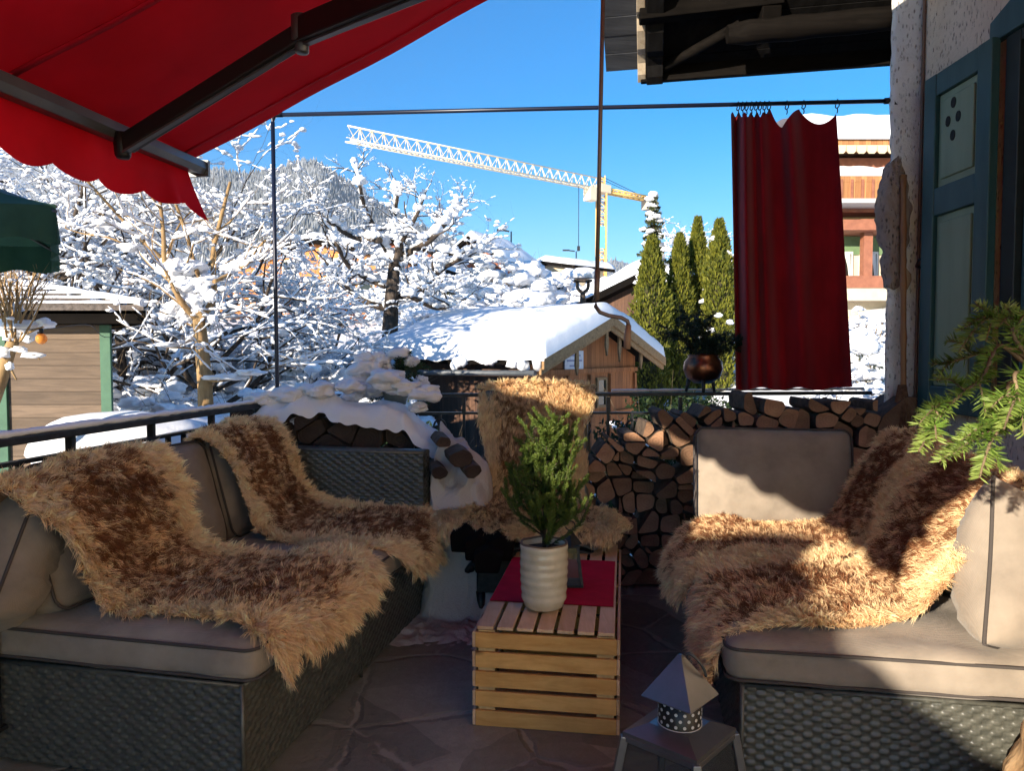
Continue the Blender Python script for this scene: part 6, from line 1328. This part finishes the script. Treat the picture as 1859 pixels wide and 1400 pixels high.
b = MB(); G = np.array([[(x0 - .4 + (wd_ + 1) * i / 19, D - .9 + 5.8 * j / 11, hz(268) + (0 if j in (0, 11) else .12) + (.62 if 0 < j < 11 else 0) * (1 + .15 * mnoise.noise((i * .4, j * .4, 0))) + j * .10) for j in range(12)] for i in range(20)]); b.grid(G); G2 = np.array([[(x0 + wd_ * i / 19, D - .55 + 1.0 * j / 7, hz(327) + (0 if j in (0, 7) else .30 * (1 + .2 * mnoise.noise((i * .5, j, 2))))) for j in range(8)] for i in range(20)]); b.grid(G2); ht.part(b, 'roof_snow', M['snowfar'], rf)
b = MB(); b.box((mid, D - .1, hz(327) - .1), (wd_, 1.0, .16)); b.box((mid, D - .55, hz(352)), (wd_, .08, hz(332) - hz(372))); ht.part(b, 'balcony', M['balcony']); b = MB(); b.box((mid, D - .35, hz(376)), (wd_ + .2, 1.2, .12)); ht.part(b, 'balcony_floor', mat('grey balcony sill', (.45, .44, .42), None, .8))
for px in (1470, 1571, 1668): b = MB(); b.box((hx(px), D + .1, (hz(402) + hz(520)) / 2), (.26, .26, hz(402) - hz(520))); b.box((hx(px), D + .1, hz(404)), (.5, .3, .2)); ht.part(b, 'column', M['terracotta'])
b = MB(); b.box((mid, D + .68, hz(440)), (wd_, .06, .55)); ht.part(b, 'green_band', mat('green painted frieze', (.10, .17, .08), (.14, .22, .11), .8, 0, 3))
for px in (1500, 1545, 1592, 1640):
    b = MB(); b.box((hx(px), D + .66, hz(478)), (.55, .08, .85)); f_ = ht.part(b, 'window', M['whitepaint']); b = MB(); b.box((hx(px), D + .61, hz(478)), (.42, .03, .72)); ht.part(b, 'pane', M['glassdark'], f_)
    b = MB(); 
    for s in (-1, 1): b.prism([(0, .36), (.17 * s, .36), (.20 * s, -.36), (.15 * s, -.36), (.10 * s, .0)], (hx(px) , D + .575, hz(478)), (1, 0, 0), Z, (0, .02, 0))
    ht.part(b, 'curtain', M['whitepaint'], f_)
b = MB(); b.box((mid, D + .0, hz(512)), (wd_, .2, .35)); ht.part(b, 'plinth_rail', M['terracotta'])
b = MB(); b.box((mid, D + .1, hz(530)), (wd_, .3, .5)); ht.part(b, 'plinth', M['cream'])
# ------------------------------------------------------------------ crane and lamps
cb = np.array([13.1, 110, 0.]); cb[2] = gz(13.1, 110) - 1; HZ = at(1090, 345, 110)[2]
crn = Thing('tower_crane', 'yellowish white tower crane with long lattice jib over the far roofs', 'crane', cb); M['craney'] = mat('pale yellow crane steel', (.78, .46, .12), (.84, .56, .20), .6, 0, .3); M['cranew'] = mat('white crane steel', (.80, .66, .44), (.84, .72, .52), .6, 0, .3)
def lattice(p, q, w, h, bays, tri, r1, r2, up=Z):
    b = MB(); t = unit(q - p); a = unit(np.cross(t, up)); u = np.cross(a, t); pr_ = [(-w / 2, 0), (w / 2, 0), (0, h)] if tri else [(-w / 2, -h / 2), (w / 2, -h / 2), (w / 2, h / 2), (-w / 2, h / 2)]
    off = [a * x + u * y for x, y in pr_]; n_ = len(off)
    for o in off: b.tube([p + o, q + o], r1, 5)
    for i in range(bays):
        A_, B_ = L(p, q, i / bays), L(p, q, (i + 1) / bays)
        for j in range(n_): b.tube([A_ + off[j], (B_ if i % 2 else B_) + off[(j + 1) % n_]], r2, 4, cap=False); b.tube([A_ + off[j], A_ + off[(j + 1) % n_]], r2, 4, cap=False)
    return b
top = np.array([13.1, 110, HZ]); jd = unit([-31, -25, 0]); jl = 40.5
crn.part(lattice(cb, top - [0, 0, .6], 1.35, 1.35, 16, False, .14, .07, np.array([0, 1, 0])), 'mast', M['craney'])
crn.part(lattice(top + jd * 1.0, top + jd * jl, 1.2, 1.65, 26, True, .105, .055), 'jib', M['cranew'])
crn.part(lattice(top - jd * 1.0, top - jd * 11.5, 1.2, .5, 8, False, .14, .07), 'counter_jib', M['craney'])
b = MB(); b.box(top - jd * 10.5 - [0, 0, .8], (2.2, 1.3, 1.8), [jd, np.cross(Z, jd), Z]); crn.part(b, 'counterweight', mat('grey concrete', (.4, .36, .3), None, .9), bevel=.05)
b = MB(); b.box(top + [0, 0, .1], (2.2, 1.9, 1.2), [jd, np.cross(Z, jd), Z]); b.box(top + jd * 2.2 - [0, 0, .9], (1.6, 1.5, 1.9), [jd, np.cross(Z, jd), Z]); crn.part(b, 'cab', M['cranew'], bevel=.08)
crn.part(lattice(top + [0, 0, .6], top + [0, 0, 2.0], .9, .9, 2, False, .1, .06, np.array([0, 1, 0])), 'apex', M['craney'])
b = MB(); b.tube([top + [0, 0, 2.0], top - jd * 10.5], .05, 4); b.tube([top + [0, 0, 1.6], top - jd * 9], .04, 4); crn.part(b, 'stay_cables', M['iron'])
b = MB(); hk = top + jd * 4.6; b.tube([hk, hk - [0, 0, 8.6]], .05, 4); b.box(hk - [0, 0, 8.9], (.4, .3, .7)); crn.part(b, 'hook', M['iron'])
b = MB(); b.box(cb * [1, 1, 0] + [0, -.72, at(1090, 432, 110)[2]], (.9, .06, 3.2)); crn.part(b, 'mast_banner', mat('turquoise banner', (.10, .50, .50), None, .6))
for lab, px, yt, yb, d, ah in (('slim street lamp left of the crane beside the snowy gable', 928, 420, 462, 60, -.8), ('small double armed street lamp just left of the crane mast', 1046, 456, 492, 80, -1.1)):
    p = at(px, yb, d); q = at(px, yt, d); sl = Thing('street_lamp', lab, 'street lamp', (p[0], d, gz(p[0], d))); b = MB(); b.tube([sl.loc, q], [.10, .06], 6); sl.part(b, 'post', M['iron']); b = MB(); b.bar(q + [-.15, 0, 0], q + [ah, 0, .12], .12, .12); b.box(q + [ah, 0, .1], (.7, .3, .14)); sl.part(b, 'lamp_head', M['iron'])
# unseen hedgerow, added and profiled to block the low sun over the terrace
def shade_hedge(label, x, y0, y1, prof_, loc):
    hd = Thing('shade_hedge', label, 'shade_hedge', loc); ny = int((y1 - y0) * 24); P = np.zeros((ny, 12, 3))
    for i in range(ny):
        y = y0 + (y1 - y0) * i / (ny - 1); top_ = float(np.interp(y, *prof_)) + .06 * mnoise.noise((y * 3, x, 0)) + .05 * mnoise.noise((y * 8, x, 0)); sec = [(-.25, -1.7), (-.27, 0), (-.25, 1.2), (-.23, top_ - .25), (-.15, top_ - .06), (0, top_), (.2, top_), (.33, top_ - .02), (.40, top_ - .2), (.37, 1.2), (.35, 0), (.37, -1.7)]
        for j, (dx, z) in enumerate(sec): P[i, j] = (x + dx + .04 * mnoise.noise((y * 4, j, 1)), y, z)
    b = MB(); b.grid(P); hd.part(b, 'foliage', M['shade_hedge']); b = MB(); b.grid(P[:, 4:8] + np.array([0, 0, .012])); hd.part(b, 'snow_load', M['snow'])
M['shade_hedge'] = mat('dark hedge green', (.015, .03, .012), (.05, .07, .03), .9, 0, 30, bump=.8, bs=40, bd=.03)
shade_hedge('unseen snow-topped hedgerow added left of the terrace to block the low sun', -3.35, -4.3, 3, ([-8, -3.6, -3.2, -2.8, -2.45, -2.2, -1.85, -1.5, -1.2, -.95, -.3, .1, .4, 3], [1.80, 1.95, 2.02, 2.15, 2.25, 2.20, 2.10, 2.13, 2.20, 2.40, 2.44, 2.38, 2.34, 2.42]), (-3.35, -2, -1.6))

hs_ = Thing('snowy_shrub', 'round shrub buried under one big smooth snow dome just behind the left railing', 'shrub', at(240, 800, 5.0) * [1, 1, 0] + [0, 0, -1.6]); b = MB(); b.lump(at(232, 822, 5.0), (.62, .42, .26), .12, 4, 0, 1.2); b.lump(at(330, 800, 5.3), (.40, .36, .2), .2, 4, 0, 1.4); hs_.part(b, 'snow_load', M['snow'])
b = MB(); g = np.random.default_rng(77); c_ = at(250, 860, 5.05)
for i in range(26): leaves(b, c_ + np.array([g.normal(0, .28), g.normal(0, .2), g.uniform(-1.9, -.05)]), (.2, .2, .2), 110, .045, g, ((.01, .02, .008), (.04, .06, .02)))
hs_.part(b, 'leaves', M['leaf'])
# ------------------------------------------------------------------ camera, sun, sky
cam = bpy.data.cameras.new('camera'); cam.sensor_width = 36; cam.lens = 36 * F / 1859; cam.clip_end = 9000; cam.clip_start = .05
co = bpy.data.objects.new('camera', cam); COL.objects.link(co); co.location = (0, 0, CAMZ); co.rotation_euler = (math.pi / 2 - PITCH, 0, 0); SC.camera = co
SD = Vector((1, 1.3, -.40)).normalized(); el = math.asin(-SD.z); az = math.atan2(-SD.x, -SD.y)
sl = bpy.data.lights.new('sun', 'SUN'); sl.energy = 4.1; sl.angle = R(.5); sl.color = (1, .86, .68); so = bpy.data.objects.new('sun', sl); COL.objects.link(so); so.rotation_euler = SD.to_track_quat('-Z', 'Y').to_euler()
wd = bpy.data.worlds.new('World'); SC.world = wd; wd.use_nodes = True; t = wd.node_tree; bg = t.nodes['Background']; sk = t.nodes.new('ShaderNodeTexSky'); sk.sky_type = 'NISHITA'; sk.sun_disc = False; sk.sun_elevation = el; sk.sun_rotation = az % (2 * math.pi); sk.altitude = 1200; sk.air_density = 1.0; sk.dust_density = .2; sk.ozone_density = 2.2
hs = t.nodes.new('ShaderNodeHueSaturation'); hs.inputs['Saturation'].default_value = 1.5; hs.inputs['Hue'].default_value = .504; t.links.new(sk.outputs[0], hs.inputs['Color']); t.links.new(hs.outputs[0], bg.inputs[0]); bg.inputs[1].default_value = .10
SC.view_settings.view_transform = 'Standard'; SC.view_settings.look = 'None'; SC.view_settings.exposure = 1.42; SC.view_settings.gamma = 1
SC.render.engine = 'CYCLES'; c = SC.cycles; c.use_denoising = True; c.max_bounces = 8; c.diffuse_bounces = 4; c.glossy_bounces = 3; c.transmission_bounces = 4; c.transparent_max_bounces = 8; c.use_adaptive_sampling = True; c.adaptive_threshold = .015; c.sample_clamp_indirect = 4; c.caustics_reflective = False; c.caustics_refractive = False

k = bpy.data.materials.new('thin winter haze'); k.use_nodes = True; kt = k.node_tree; kt.nodes.clear(); ko = kt.nodes.new('ShaderNodeOutputMaterial'); kv = kt.nodes.new('ShaderNodeVolumePrincipled'); kv.inputs['Color'].default_value = (.80, .88, 1, 1); kv.inputs['Density'].default_value = .00013; kv.inputs['Anisotropy'].default_value = .2; kt.links.new(kv.outputs[0], ko.inputs['Volume'])
b = MB(); b.box((300, 2150, 290), (9000, 4360, 640)); o = b.build('haze', k); o['kind'] = 'stuff'; o['label'] = 'thin blue winter haze over the valley'; o['category'] = 'haze'
